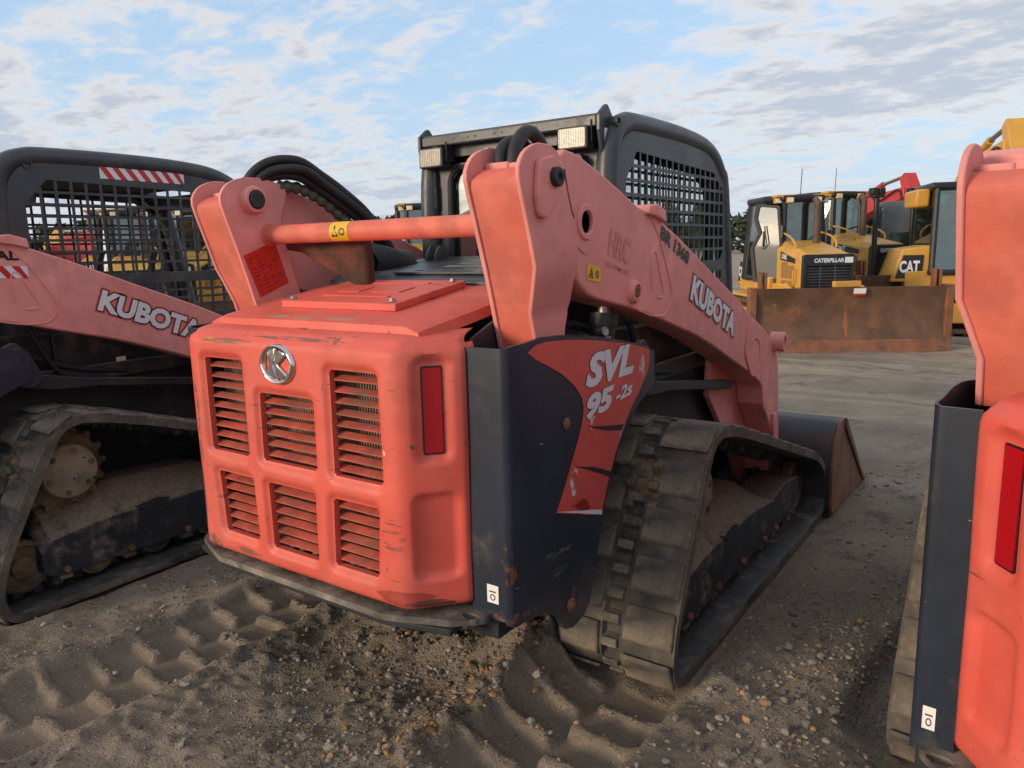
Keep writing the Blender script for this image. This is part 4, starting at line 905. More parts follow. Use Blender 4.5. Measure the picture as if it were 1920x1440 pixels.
# ================================================================ ground
_rs = np.random.RandomState(11); _T = _rs.rand(256, 256)
def vnoise(x, y):
    xi = np.floor(x).astype(int); yi = np.floor(y).astype(int); fx = x-xi; fy = y-yi
    fx = fx*fx*(3-2*fx); fy = fy*fy*(3-2*fy); a = _T[xi & 255, yi & 255]; b = _T[(xi+1) & 255, yi & 255]; c = _T[xi & 255, (yi+1) & 255]; d = _T[(xi+1) & 255, (yi+1) & 255]
    return (a*(1-fx)+b*fx)*(1-fy)+(c*(1-fx)+d*fx)*fy
def fbm(x, y, f, o=4, g=.5):
    s = 0; a = 1; t = 0
    for i in range(o): s = s+a*(vnoise(x*f+17.3*i, y*f-9.1*i)-.5); t += a; a *= g; f *= 2.03
    return s/t
def sstep(a, b, v): t = np.clip((v-a)/(b-a), 0, 1); return t*t*(3-2*t)
LX, LY = -2.566, -1.029; RX, RY, RZ_, RA = 2.40, .11, -.082, -.08
BASES = ((0, 0, 0, 0), (LX, LY, -.03, 0), (RX, RY, RZ_, RA))
# tracks pressed into the dirt: centre x, y from, y to, drift, depth
PRINTS = [(.755, -2.4, .95, .02, 1.0, 0), (-.755, -2.4, .95, .04, 1.0, .05), (1.50, 1.2, 5.0, -.10, .75, .03), (2.0, 1.9, 6.5, -.06, .5, 0), (LX+.755, -3, LY+.9, 0, .7, .02), (-.30, 3.6, 9, .3, .35, 0)]
def gheight(x, y, want=False):
    press = 0*x
    h = -.30*sstep(3.2, 12, y)-.085*sstep(1.35, 1.72, x)*sstep(4.5, 3.3, y)
    near = np.exp(-((x-.3)**2+(y-.5)**2)/30)
    h = h+fbm(x, y, .35, 3)*.10*(.3+.7*sstep(2, 6, np.hypot(x-.5, y-1.2)))
    pm = 0*x
    for xc, y0, y1, dr, dp, ph in PRINTS: pm = np.maximum(pm, sstep(.30, .22, np.abs(x-xc-dr*(y-y1)))*sstep(y0, y0+.3, y)*sstep(y1+.05, y1-.1, y)*dp)
    h = h+(fbm(x, y, 2.2, 4)*.035+fbm(x+9, y, 9, 4, .6)*.022)*(.4+near)*(1-.90*pm)
    # clods
    cl = np.clip(fbm(x, y+31, 15, 3, .6)-.06, 0, 1); h = h+(1-.95*pm)*cl*.07*np.clip(fbm(x-5, y, 1.6, 2)*3+.45, 0, 1.2)*near
    for xc, y0, y1, dr, dp, ph in PRINTS:
        c = xc+dr*(y-y1)+fbm(y*0+xc, y, .8, 2)*.05; u = (x-c)
        wob = fbm(x+xc*7, y, 2.2, 2)*.035
        m = sstep(.255, .205, np.abs(u+wob*.5))*sstep(y0, y0+.3, y)*sstep(y1+.05, y1-.1, y)*dp
        br = np.clip(.85+fbm(x+3*xc, y+5, 2.6, 3)*2.0, .20, 1.1)     # worn away in places
        side = np.where(u > 0, 0., .086)
        t = ((y+wob+side+ph+.10*u) % .172)/.172
        ridge = sstep(.34, .42, t)*sstep(.70, .62, t)*sstep(.006, .02, np.abs(u))
        press = np.maximum(press, np.clip(m, 0, 1)*(1-.8*ridge))
        h = h+m*(-.036+br*.040*ridge+ridge*fbm(x, y, 26, 3)*.022)
        bm = np.exp(-((np.abs(u)-.275)/.05)**2)*sstep(y0, y0+.3, y)*sstep(y1+.2, y1-.1, y)*dp
        h = h+bm*(.022+fbm(x, y+3, 7, 3)*.05)
    # old ruts running across the open lane
    ca, sa = math.cos(R(30)), math.sin(R(30)); rx, ry = x*ca+y*sa, -x*sa+y*ca
    h = h+sstep(3.5, 5.5, y)*sstep(40, 20, y)*(fbm(rx*.12, ry, 2.6, 3, .6)*.10+fbm(rx*.5, ry*2, 3, 2)*.03)
    # heaps pushed up behind the machine
    for hx, hy, sx, sy_, hh in ((.40, .70, .22, .20, .085), (.10, .62, .34, .16, .055), (.50, .45, .08, .40, .045), (.42, .20, .09, .35, .030), (-.35, .52, .30, .12, .035), (-.42, -.05, .12, .45, .02), (1.10, 1.25, .10, .5, .03)):
        g = np.exp(-((x-hx)/sx)**2-((y-hy)/sy_)**2); h = h+g*hh*(1+fbm(x, y, 8, 3)*1.8)+g*np.clip(fbm(x+3, y, 22, 3, .6), -.1, .5)*.06
    # keep the ground under the belts just below them
    for cx, cyo, zo, an in BASES:
        ca, sa = math.cos(an), math.sin(an); lx = (x-cx)*ca+(y-cyo)*sa; ly = -(x-cx)*sa+(y-cyo)*ca
        for s in (-1, 1):
            m = sstep(.29, .225, np.abs(lx-s*.755))*sstep(.72, .86, ly)*sstep(2.95, 2.80, ly)
            h = h*(1-m)+m*(zo-.004+fbm(x, y, 6, 2)*.008)
    return (h, press) if want else h
def lines(lo, hi, st, far, g=1.13):
    a = list(np.arange(lo, hi, st)); d = st
    while a[-1] < far: d *= g; a.append(a[-1]+d)
    b = []; d = st; v = lo
    while v > -far: d *= g; v -= d; b.append(v)
    return np.array(b[::-1]+a)
def ground_mat():
    m = bpy.data.materials.new('dirt'); m.use_nodes = True; MATS['dirt'] = m
    nt = m.node_tree; N = nt.nodes; L = nt.links; b = N['Principled BSDF']; tc = N.new('ShaderNodeTexCoord'); co = tc.outputs['Object']
    def noise(s, d=5, r=.62, vec=None):
        n = N.new('ShaderNodeTexNoise'); n.inputs['Scale'].default_value = s; n.inputs['Detail'].default_value = d; n.inputs['Roughness'].default_value = r; L.new(vec or co, n.inputs['Vector']); return n.outputs['Fac']
    def ramp(v, a, c):
        n = N.new('ShaderNodeMapRange'); n.interpolation_type = 'SMOOTHSTEP'; n.inputs['From Min'].default_value = a; n.inputs['From Max'].default_value = c; L.new(v, n.inputs['Value']); return n.outputs[0]
    def mix(f, a, c):
        n = N.new('ShaderNodeMix'); n.data_type = 'RGBA'; L.new(f, n.inputs[0])
        for i, v in ((6, a), (7, c)):
            if isinstance(v, tuple): n.inputs[i].default_value = (*v, 1)
            else: L.new(v, n.inputs[i])
        return n.outputs[2]
    c = mix(ramp(noise(.9, 4), .32, .68), (.246, .199, .150), (.355, .297, .228))
    c = mix(ramp(noise(2.1, 6, .7), .52, .66), c, (.165, .142, .119))      # dark gravelly patches
    c = mix(ramp(noise(3.3, 5, .65), .60, .74), c, (.34, .22, .12))      # sandy ochre
    # dry wheel lanes across the yard, far off
    mp = N.new('ShaderNodeMapping'); mp.inputs['Rotation'].default_value = (0, 0, R(-30)); mp.inputs['Scale'].default_value = (.10, 1.5, 1); L.new(co, mp.inputs[0])
    lane = ramp(noise(1.0, 3, .5, mp.outputs[0]), .42, .62)
    sp = N.new('ShaderNodeSeparateXYZ'); L.new(co, sp.inputs[0])
    fa = N.new('ShaderNodeMath'); fa.operation = 'MULTIPLY'; L.new(ramp(sp.outputs['Y'], 3.6, 5.6), fa.inputs[0]); 
    mr = N.new('ShaderNodeMapRange'); mr.inputs['To Min'].default_value = .10; mr.inputs['To Max'].default_value = 1; L.new(lane, mr.inputs['Value']); L.new(mr.outputs[0], fa.inputs[1])
    c = mix(fa.outputs[0], c, (.44, .36, .27))
    at = N.new('ShaderNodeAttribute'); at.attribute_name = 'press'; prs = ramp(at.outputs['Fac'], .15, .7)   # soil packed flat by the lugs: smooth, without gravel
    inv = N.new('ShaderNodeMath'); inv.operation = 'SUBTRACT'; inv.inputs[0].default_value = 1.0; L.new(prs, inv.inputs[1])
    c = mix(prs, c, (.185, .147, .109))
    vo = N.new('ShaderNodeTexVoronoi'); vo.inputs['Scale'].default_value = 62; L.new(co, vo.inputs['Vector'])
    peb = N.new('ShaderNodeMath'); peb.operation = 'MULTIPLY'; L.new(ramp(vo.outputs['Distance'], .42, .30), peb.inputs[0]); L.new(ramp(noise(2.6, 5, .7), .47, .60), peb.inputs[1]); pq = N.new('ShaderNodeMath'); pq.operation = 'MULTIPLY'; L.new(peb.outputs[0], pq.inputs[0]); L.new(inv.outputs[0], pq.inputs[1]); peb = pq
    sc_ = N.new('ShaderNodeSeparateColor'); L.new(vo.outputs['Color'], sc_.inputs[0])
    pc = mix(sc_.outputs[0], (.09, .082, .074), (.40, .345, .285)); c = mix(peb.outputs[0], c, pc)
    sp1 = ramp(noise(85, 3, .7), .60, .70); c = mix(sp1, c, (.40, .35, .29))
    sp2 = ramp(noise(120, 2, .6), .62, .70); c = mix(sp2, c, (.05, .046, .042))
    L.new(c, b.inputs['Base Color']); b.inputs['Roughness'].default_value = .93; b.inputs['Specular IOR Level'].default_value = .25
    ad = N.new('ShaderNodeMath'); ad.operation = 'ADD'; L.new(noise(26, 6, .7), ad.inputs[0]); a2 = N.new('ShaderNodeMath'); a2.operation = 'ADD'; L.new(noise(110, 4, .7), a2.inputs[0]); L.new(peb.outputs[0], a2.inputs[1]); L.new(a2.outputs[0], ad.inputs[1])
    bp = N.new('ShaderNodeBump'); bp.inputs['Strength'].default_value = .9; bp.inputs['Distance'].default_value = .02; L.new(ad.outputs[0], bp.inputs['Height']); st = N.new('ShaderNodeMapRange'); st.inputs['To Min'].default_value = .25; st.inputs['To Max'].default_value = .9; L.new(inv.outputs[0], st.inputs['Value']); L.new(st.outputs[0], bp.inputs['Strength']); L.new(bp.outputs[0], b.inputs['Normal'])
    return m
ground_mat()
def ground():
    X = lines(-1.9, 2.2, .0118, 900, 1.10); Y = lines(-.9, 2.4, .0118, 900, 1.10)
    gx, gy = np.meshgrid(X, Y); H, PR = gheight(gx, gy, True)
    far = np.hypot(gx, gy); H = np.where(far > 60, -.30, H)
    V = np.stack([gx.ravel(), gy.ravel(), H.ravel()], 1); nx, ny = len(X), len(Y)
    i = np.arange(nx-1)[None, :]+np.arange(ny-1)[:, None]*nx
    F = np.stack([i, i+1, i+nx+1, i+nx], -1).reshape(-1, 4)
    me = bpy.data.meshes.new('ground'); me.vertices.add(len(V)); me.vertices.foreach_set('co', V.ravel())
    me.loops.add(len(F)*4); me.loops.foreach_set('vertex_index', F.ravel()); me.polygons.add(len(F)); me.polygons.foreach_set('loop_start', np.arange(len(F))*4); me.polygons.foreach_set('loop_total', np.full(len(F), 4))
    me.update(calc_edges=True); me.attributes.new('press', 'FLOAT', 'POINT').data.foreach_set('value', PR.ravel().astype(np.float32)); me.shade_smooth(); me.materials.append(MATS['dirt'])
    o = bpy.data.objects.new('ground', me); COL.objects.link(o); o['kind'] = 'structure'; o['label'] = 'churned brown dirt yard pressed with track marks'
    return o
ground()
# gravel: too many to count
mat('gravel_stone', (.215, .19, .165), .85, var=.55, vscale=9, dirt=(.13, .10, .07), damt=.3, dscale=20, bump=.3, bscale=120)
mat('pale_stone', (.31, .27, .22), .8, var=.35, vscale=14, dirt=(.16, .12, .08), damt=.25, dscale=14, bump=.3, bscale=90)
mat('ochre_stone', (.31, .185, .095), .85, var=.35, vscale=12, bump=.3, bscale=90)
def rock(rnd):
    V = []
    for x, y, z in ICO[0]:
        k = rnd.uniform(.7, 1.15); V.append((x*k, y*k, z*k))
    return V, ICO[1]
def scatter():
    rnd = random.Random(5); rs = np.random.RandomState(5)
    n = 80000; x = rs.uniform(-2.2, 2.8, n); y = rs.uniform(-1.2, 4.5, n)
    dens = np.clip(fbm(x, y, 1.1, 3)*2.2+.12, 0, 1)*.5
    for hx, hy, sx, sy_, w in ((.15, .55, .5, .25, 1.), (.42, .25, .16, .5, 1.2), (-.05, .15, .5, .35, .7), (1.35, 1.35, .3, .5, .8), (1.35, .75, .25, .3, .8), (.45, .05, .3, .3, .9), (1.5, 2.2, .3, .5, .35)):
        dens = dens+w*np.exp(-((x-hx)/sx)**2-((y-hy)/sy_)**2)
    z, pr = gheight(x, y, True); keep = rs.rand(n) < dens*.55*(1-.93*np.clip(pr*1.4, 0, 1)); x, y, z = x[keep], y[keep], z[keep]
    base = [rock(rnd) for _ in range(14)]
    G = {'gravel_stone': [], 'ochre_stone': [], 'pale_stone': []}
    for a, b, c in zip(x, y, z):
        if any(abs((a-cx)*math.cos(an)+(b-cyo)*math.sin(an)-s*.755) < .24 and .70 < -(a-cx)*math.sin(an)+(b-cyo)*math.cos(an) < 2.92 for cx, cyo, zo, an in BASES for s in (-1, 1)): continue
        r = .0048*math.exp(rnd.gauss(0, .55)); r = min(r, .017)
        g = base[rnd.randrange(14)]; M = Matrix.Translation((a, b, c+r*.25)) @ Matrix.Rotation(rnd.uniform(0, 6.28), 4, 'Z') @ Matrix.Rotation(rnd.uniform(-.6, .6), 4, 'X') @ Matrix.Diagonal((r*1.25, r*.95, r*.75, 1))
        och = math.exp(-((a-.42)/.14)**2-((b-.35)/.5)**2)
        k = 'ochre_stone' if rnd.random() < .10+.55*och else 'pale_stone' if rnd.random() < .16 else 'gravel_stone'
        G[k].append(xf(g, M))
    for k, gs in G.items():
        V = []; F = []
        for v, f in gs:
            o = len(V); V += v; F += [(p+o, q+o, r_+o) for p, q, r_ in f]
        o = mk({'gravel_stone': 'grey_gravel', 'ochre_stone': 'ochre_gravel', 'pale_stone': 'pale_gravel'}[k], (V, F), k, None, smooth=0, fix=False)
        o['kind'] = 'stuff'; o['label'] = {'gravel_stone': 'fine dark grey gravel strewn over the dirt', 'ochre_stone': 'ochre gravel in the pushed up heap behind the loader', 'pale_stone': 'pale gravel bits strewn over the dirt'}[k]; o['category'] = 'gravel'
    # the larger single stones
    spots = [(.177, .13), (.30, .06), (.36, .02), (.40, .075), (.25, .28), (.06, .33), (.35, .40), (.46, .30), (.52, .58), (.58, .50), (.63, .62), (.50, .62), (-.05, .50), (.05, .70), (-.10, .28), (1.30, 1.35), (1.36, 1.28), (1.28, 1.20), (1.42, 1.10), (1.5, 1.62), (1.33, .80), (1.40, .86), (1.34, .70), (1.47, 2.05), (1.30, 2.30), (.20, -.10), (-.60, -.30)]
    rg = random.Random(9)
    for px, py in spots:
        r = rg.uniform(.008, .016); V = []
        bm = bmesh.new(); bmesh.ops.create_icosphere(bm, subdivisions=2, radius=1)
        for v in bm.verts:
            p = v.co; k = .8+.35*float(fbm(np.array([p.x*1.3+px*9]), np.array([p.y*1.3+p.z*1.7+py*7]), 1.0, 2)[0])+rg.uniform(-.05, .05); v.co = Vector((p.x*k*r*1.3, p.y*k*r, p.z*k*r*.75))
        V = [tuple(v.co) for v in bm.verts]; F = [tuple(v.index for v in f.verts) for f in bm.faces]; bm.free()
        o = mk('stone', (V, F), 'pale_stone' if rg.random() < .7 else 'ochre_stone', None, smooth=18)
        o.location = (px, py, float(gheight(np.array([px]), np.array([py]))[0])+r*.15); o.rotation_euler = (0, 0, rg.uniform(0, 6))
        o['label'] = 'small loose rounded stone lying on the churned dirt'; o['category'] = 'stone'; o['group'] = 'larger loose stones on the dirt'
scatter()
# ================================================================ machines standing beyond the yard lane
GZ = -.30
def dozer(label, loc, fwd, scale=1., blade=True, name='bulldozer', model='D5K', brand='CATERPILLAR', door_open=False, canopy_lights=True, tall=False, group='yellow bulldozers across the yard', blade_turn=0.):
    t = thing(name, label, 'bulldozer', loc, math.atan2(-fwd[0], fwd[1]), group); t.scale = (scale,)*3
    Y, K = 'cat_yellow', 'cat_black'
    # undercarriage: oval belts of single shoes
    for s in (-1, 1):
        M = mir if s < 0 else (lambda q: q); P = []; n = 12
        for i in range(n+1): a = -math.pi/2+math.pi*i/n; P.append((1.15+.36*math.cos(a), .40+.36*math.sin(a)))
        for i in range(n+1): a = math.pi/2+math.pi*i/n; P.append((-1.15+.36*math.cos(a), .40+.36*math.sin(a)))
        inn = [(.0+y*.955, .40+(z-.40)*.80) for y, z in P]
        tr = mk('crawler_track', M(plate(P, [inn], 'x', .55, 1.05)), 'shoe_rust', t, bevel=.01)
        L_ = [0]
        for a, b in zip(P, P[1:]+P[:1]): L_.append(L_[-1]+math.dist(a, b))
        tot = L_[-1]; Q = P+P[:1]; ns = 34; j = 0; gr = []
        for i in range(ns):
            d = tot*i/ns
            while L_[j+1] < d: j += 1
            k = (d-L_[j])/(L_[j+1]-L_[j]); a, b = Q[j], Q[j+1]; y, z = a[0]+(b[0]-a[0])*k, a[1]+(b[1]-a[1])*k; ty, tz = b[0]-a[0], b[1]-a[1]; l = math.hypot(ty, tz); ty /= l; tz /= l
            gr.append(xf(box(.53, 1.07, -.008, .008, -.01, .045), Matrix(((1, 0, 0, 0), (0, ty, tz, y), (0, tz, -ty, z), (0, 0, 0, 1)))))
        mk('grouser_bars', M(join(*gr)), 'shoe_rust', tr, smooth=0)
        mk('roller_frame', M(join(box(.62, .98, -1.0, 1.0, .22, .58), lathe([(.27, .66), (.27, .94), (.1, .96), (0, .96)], 'x', (0, 1.15, .40), 24), lathe([(.29, .66), (.29, .94), (.12, .97), (0, .97)], 'x', (0, -1.15, .42), 24))), Y, t, bevel=.02)
        mk('track_guard', M(box(.55, 1.06, -1.1, .55, .80, .845)), Y, t, bevel=.01)
    # hull, hood with sloping top, side panels
    mk('hull', join(box(-.52, .52, -1.35, 1.45, .35, 1.05), box(-.60, .60, -1.4, .3, .85, 1.15)), Y, t, bevel=.02)
    hw = .47
    mk('engine_hood', loft([[(-hw, 1.50, .95), (hw, 1.50, .95), (hw, 1.50, 1.54), (hw-.10, 1.50, 1.62), (-hw+.10, 1.50, 1.62), (-hw, 1.50, 1.54)], [(-hw, .35, .95), (hw, .35, .95), (hw, .35, 1.70), (hw-.14, .35, 1.86), (-hw+.14, .35, 1.86), (-hw, .35, 1.70)]]), Y, t, bevel=.02)
    for s in (-1, 1):
        M = mir if s < 0 else (lambda q: q)
        for y0, y1, z0, z1 in ((.95, 1.22, 1.16, 1.40), (.62, .90, 1.16, 1.46), (.95, 1.22, .98, 1.12), (.62, .90, .98, 1.12)): mk('side_screen', M(box(hw, hw+.012, y0, y1, z0, z1)), 'cat_brown', t)
        nm = M(prism([(.55, 1.50), (1.25, 1.44), (1.25, 1.52), (.55, 1.66)], 'x', hw, hw+.008)); mk('name_panel', nm, K, t, smooth=0)
        q = text_layers(model, (.03,))[0]
        if s > 0: mk('lettering', put(q, (hw+.009, 1.0, 1.50) if 0 else (hw+.0085, .62, 1.525), (0, 1, -.10), (0, .10, 1), .26, .09, .001), 'white_vinyl', t, smooth=0, fix=False)
        else: mk('lettering', put(q, (-hw-.0085, .88, 1.515), (0, -1, .10), (0, .10, 1), .26, .09, .001), 'white_vinyl', t, smooth=0, fix=False)
        mk('grab_rail', M(tube(spline([(hw+.02, 1.36, 1.02), (hw+.07, 1.36, 1.06), (hw+.07, 1.36, 1.30), (hw+.02, 1.36, 1.34)], 4), .016, 8)), Y, t)
        mk('hood_rail', M(tube(spline([(hw-.10, .38, 2.00), (hw-.08, .75, 1.93), (hw-.08, .98, 1.82), (hw-.10, 1.02, 1.72)], 5), .02, 8)), Y, t)
    # radiator grille
    mk('grille_frame', plate(rpoly([(.62, -.46), (.62, .46), (1.60, .46), (1.60, -.46)], .06), [[(.66, -.40), (.66, .40), (1.40, .40), (1.40, -.40)]], 'y', 1.50, 1.60), K, t, bevel=.015)
    mk('radiator', box(-.42, .42, 1.50, 1.52, .64, 1.42), 'cat_black', t)
    for i in range(14): mk('grille_bar', box(-.40, .40, 1.56, 1.575, .69+i*.051, .70+i*.051), 'link_grey', t, smooth=0)
    for x in (-.13, .14): mk('grille_post', box(x, x+.012, 1.575, 1.585, .66, 1.40), 'link_grey', t, smooth=0)
    q = text_layers(brand, (.035,))[0]; mk('lettering', put(q, (.27, 1.602, 1.455), (-1, 0, 0), (0, 0, 1), .54 if len(brand) > 5 else .3, .075, .001), 'white_vinyl', t, smooth=0, fix=False)
    mk('auction_sticker', put(UNIT, (-.28, 1.602, 1.445), (-1, 0, 0), (0, 0, 1), .15, .10, .001), 'sticker_white', t, smooth=0, fix=False)
    # exhaust stack
    mk('exhaust_stack', tube([(-.17, .62, 1.75), (-.17, .62, 2.50), (-.17, .60, 2.56), (-.17, .52, 2.60)], .062, 14), 'exhaust_rust', t)
    # cab: posts, roof, sills, glass
    cw0, cw1, yb, yf, z0, z1 = .66, .56, -1.0, .33, 1.12, 2.62
    fpo = [(.30, yf, 1.15), (.30, yf, z1)]
    posts = []
    for s in (-1, 1):
        for a, b in (((s*.36, yf+.03, z0), (s*.34, yf-.02, z1)), ((s*cw0, -.10, z0), (s*cw1, -.12, z1)), ((s*cw0, yb+.02, z0), (s*cw1, yb+.05, z1))): posts.append(tube([a, b], .055, 8))
    for z, w in ((z0, cw0), (z1, cw1)):
        P = [(.36, yf), (w, -.10), (w, yb), (-w, yb), (-w, -.10), (-.36, yf)]; posts.append(tube([(x, y, z) for x, y in P], .05, 8, closed=True))
    mk('cab_posts', join(*posts), K, t, smooth=40)
    P = [(.40, yf+.06), (.62, -.08), (.62, yb-.06), (-.62, yb-.06), (-.62, -.08), (-.40, yf+.06)]
    mk('cab_roof', prism(rpoly(P, .05), 'z', 2.60, 2.72), K, t, bevel=.04, seg=3)
    for s in (-1, 1):
        M = mir if s < 0 else (lambda q: q)
        if not (door_open and s > 0): mk('cab_window', M(loft([[(.37, yf+.01, z0+.04), (cw0, -.10, z0+.04), (cw0-.01, -.10, z0+.04), (.36, yf+.01, z0+.04)], [(.345, yf-.02, z1-.03), (cw1, -.12, z1-.03), (cw1-.01, -.12, z1-.03), (.335, yf-.02, z1-.03)]])), 'dozer_glass', t, smooth=0)
        mk('cab_window', M(loft([[(cw0, -.10, z0+.04), (cw0, yb, z0+.04), (cw0-.01, yb, z0+.04), (cw0-.01, -.10, z0+.04)], [(cw1, -.12, z1-.03), (cw1, yb, z1-.03), (cw1-.01, yb, z1-.03), (cw1-.01, -.12, z1-.03)]])), 'dozer_glass', t, smooth=0)
        mk('work_lamp', M(join(box(.20, .34, .30, .42, 2.56, 2.67), box(.38, .52, .18, .30, 2.56, 2.67), box(.18, .54, .15, .38, 2.67, 2.72))), Y, t, bevel=.015)
        for x, y in ((.27, .424), (.45, .304)): mk('lamp_glass', M(box(x-.055, x+.055, y-.004, y+.006, 2.575, 2.655)), 'lens_clear', t, bevel=.01)
        mk('mirror', M(join(box(.60, .68, .10, .14, 1.75, 2.05))), K, t, bevel=.02)
    mk('cab_window', prism([(z0+.05, -.34), (z0+.05, .34), (z1-.03, .32), (z1-.03, -.32)], 'y', yf, yf+.008), 'dozer_glass', t, smooth=0)
    mk('cab_window', prism([(z0+.05, -.62), (z0+.05, .62), (z1-.03, .53), (z1-.03, -.53)], 'y', yb, yb+.008), 'dozer_glass', t, smooth=0)
    mk('operator_seat', join(box(-.25, .25, -.75, -.20, 1.15, 1.45), box(-.25, .25, -.85, -.70, 1.45, 2.1)), 'seat_vinyl', t, bevel=.06, seg=3)
    mk('climate_unit', prism([(2.30, -.40), (2.30, .40), (2.62, .45), (2.62, -.45)], 'y', yb-.26, yb-.02), Y, t, bevel=.04)
    # fuel tank with brand panel at the back
    mk('fuel_tank', loft([[(-.58, -.95, .95), (.58, -.95, .95), (.58, -.95, 1.62), (-.58, -.95, 1.62)], [(-.58, -1.65, .95), (.58, -1.65, .95), (.54, -1.45, 1.55), (-.54, -1.45, 1.55)]]), Y, t, bevel=.03)
    for s in (-1, 1):
        M = mir if s < 0 else (lambda q: q)
        mk('brand_panel', M(prism([(-1.56, 1.02), (-1.12, 1.02), (-1.10, 1.44), (-1.44, 1.44)], 'x', .585, .590)), K, t, smooth=0)
        q = text_layers('CAT', (.04,))[0]
        if s < 0: mk('lettering', put(q, (-.592, -1.14, 1.12), (0, -1, 0), (0, 0, 1), .34, .22, .001), 'white_vinyl', t, smooth=0, fix=False)
        else: mk('lettering', put(q, (.592, -1.50, 1.12), (0, 1, 0), (0, 0, 1), .34, .22, .001), 'white_vinyl', t, smooth=0, fix=False)
    mk('antenna', tube([(-.2, -.3, 2.70), (-.22, -.3, 3.25)], .008, 6), K, t)
    if door_open:
        d = []
        fr = rpoly([(0, 1.06), (.0, 1.25), (.14, 2.52), (.62, 2.58), (.66, 2.30), (.56, 2.0), (.72, 1.72), (.64, 1.06)], .05)
        inn = rpoly([(.06, 1.14), (.06, 1.26), (.19, 2.47), (.55, 2.52), (.59, 2.30), (.49, 2.02), (.65, 1.72), (.57, 1.14)], .05)
        Md = Matrix.Translation((.34, .44, 0)) @ Matrix.Rotation(R(-46), 4, 'Z')
        # door leaf spans outwards from the front post: local (u outwards, z)
        pl = plate([(z, u) for u, z in fr], [[(z, u) for u, z in inn]], 'y', -.03, .03)
        mk('door_frame', xf(pl, Md @ Matrix.Scale(1, 4)), 'cab_inner', t, bevel=.008)
        mk('door_glass', xf(prism([(z, u) for u, z in inn], 'y', -.004, .004), Md), 'mirror_glass', t, smooth=0)
        mk('door_handle', xf(box(.04, .10, .03, .06, 1.9, 2.15), Md), K, t, bevel=.01); mk('door_wiper', xf(tube([(.42, .05, 2.15), (.36, .06, 1.8), (.46, .06, 1.7)], .014, 6), Md), K, t)
    if tall:
        for x in (-.45, .45): mk('lift_post', join(tube([(x, 1.62, .9), (x, 1.62, 2.55)], .05, 12), box(x-.12, x+.12, 1.56, 1.70, 2.50, 2.55), box(x-.15, x-.02, 1.56, 1.68, 2.55, 2.68), box(x+.02, x+.15, 1.56, 1.68, 2.55, 2.68)), K, t, bevel=.01)
    if blade:
        prof = [(2.62, .02), (2.50, .22), (2.44, .50), (2.45, .80), (2.53, 1.06)]
        pts = spline(prof, 5); BW = 1.60; Rb = Matrix.Translation((0, 2.4, 0)) @ Matrix.Rotation(blade_turn, 4, 'Z') @ Matrix.Translation((0, -2.4, 0))
        secs = [[(-BW, y, z), (BW, y, z), (BW, y-.04, z), (-BW, y-.04, z)] for y, z in pts]
        b = mk('blade', xf(loft(secs), Rb), 'blade_rust', t, smooth=40)
        mk('cutting_edge', xf(loft([[(-BW-.02, y+.012, z), (BW+.02, y+.012, z), (BW+.02, y-.03, z), (-BW-.02, y-.03, z)] for y, z in ((2.665, -.02), (2.60, .10), (2.545, .19))]), Rb), 'blade_edge', b, bevel=.006)
        [mk('blade_rib', xf(box(s*BW-.06, s*BW+.06, 2.30, 2.52, .05, 1.08), Rb), 'blade_edge', b, bevel=.01) for s in (-1, 1)]
        for s in (-1, 1): mk('blade_lug', xf(join(box(s*1.42-.06, s*1.42-.02, 2.28, 2.44, 1.0, 1.34), box(s*1.42+.02, s*1.42+.06, 2.28, 2.44, 1.0, 1.34)), Rb), 'blade_edge', b, bevel=.01)
        mk('blade_arm', join(box(-.75, -.60, .9, 2.35, .35, .55), box(.60, .75, .9, 2.35, .35, .55), tube([(-.62, 1.25, 1.05), (-.75, 2.3, .75)], .06, 10), tube([(.62, 1.25, 1.05), (.75, 2.3, .75)], .06, 10), box(-.20, .25, 2.30, 2.42, 1.06, 1.16)), Y, b, bevel=.01)
        mk('blade_sticker', xf(put(UNIT, (-.02, 2.545, .93), (-1, 0, 0), (0, .25, 1), .20, .12, .004), Rb), 'sticker_white', b, smooth=0, fix=False)
        mk('sticker_print', xf(put(UNIT, (-.02, 2.545, .93), (-1, 0, 0), (0, .25, 1), .20, .03, .006), Rb), 'label_red', b, smooth=0, fix=False)
    return t
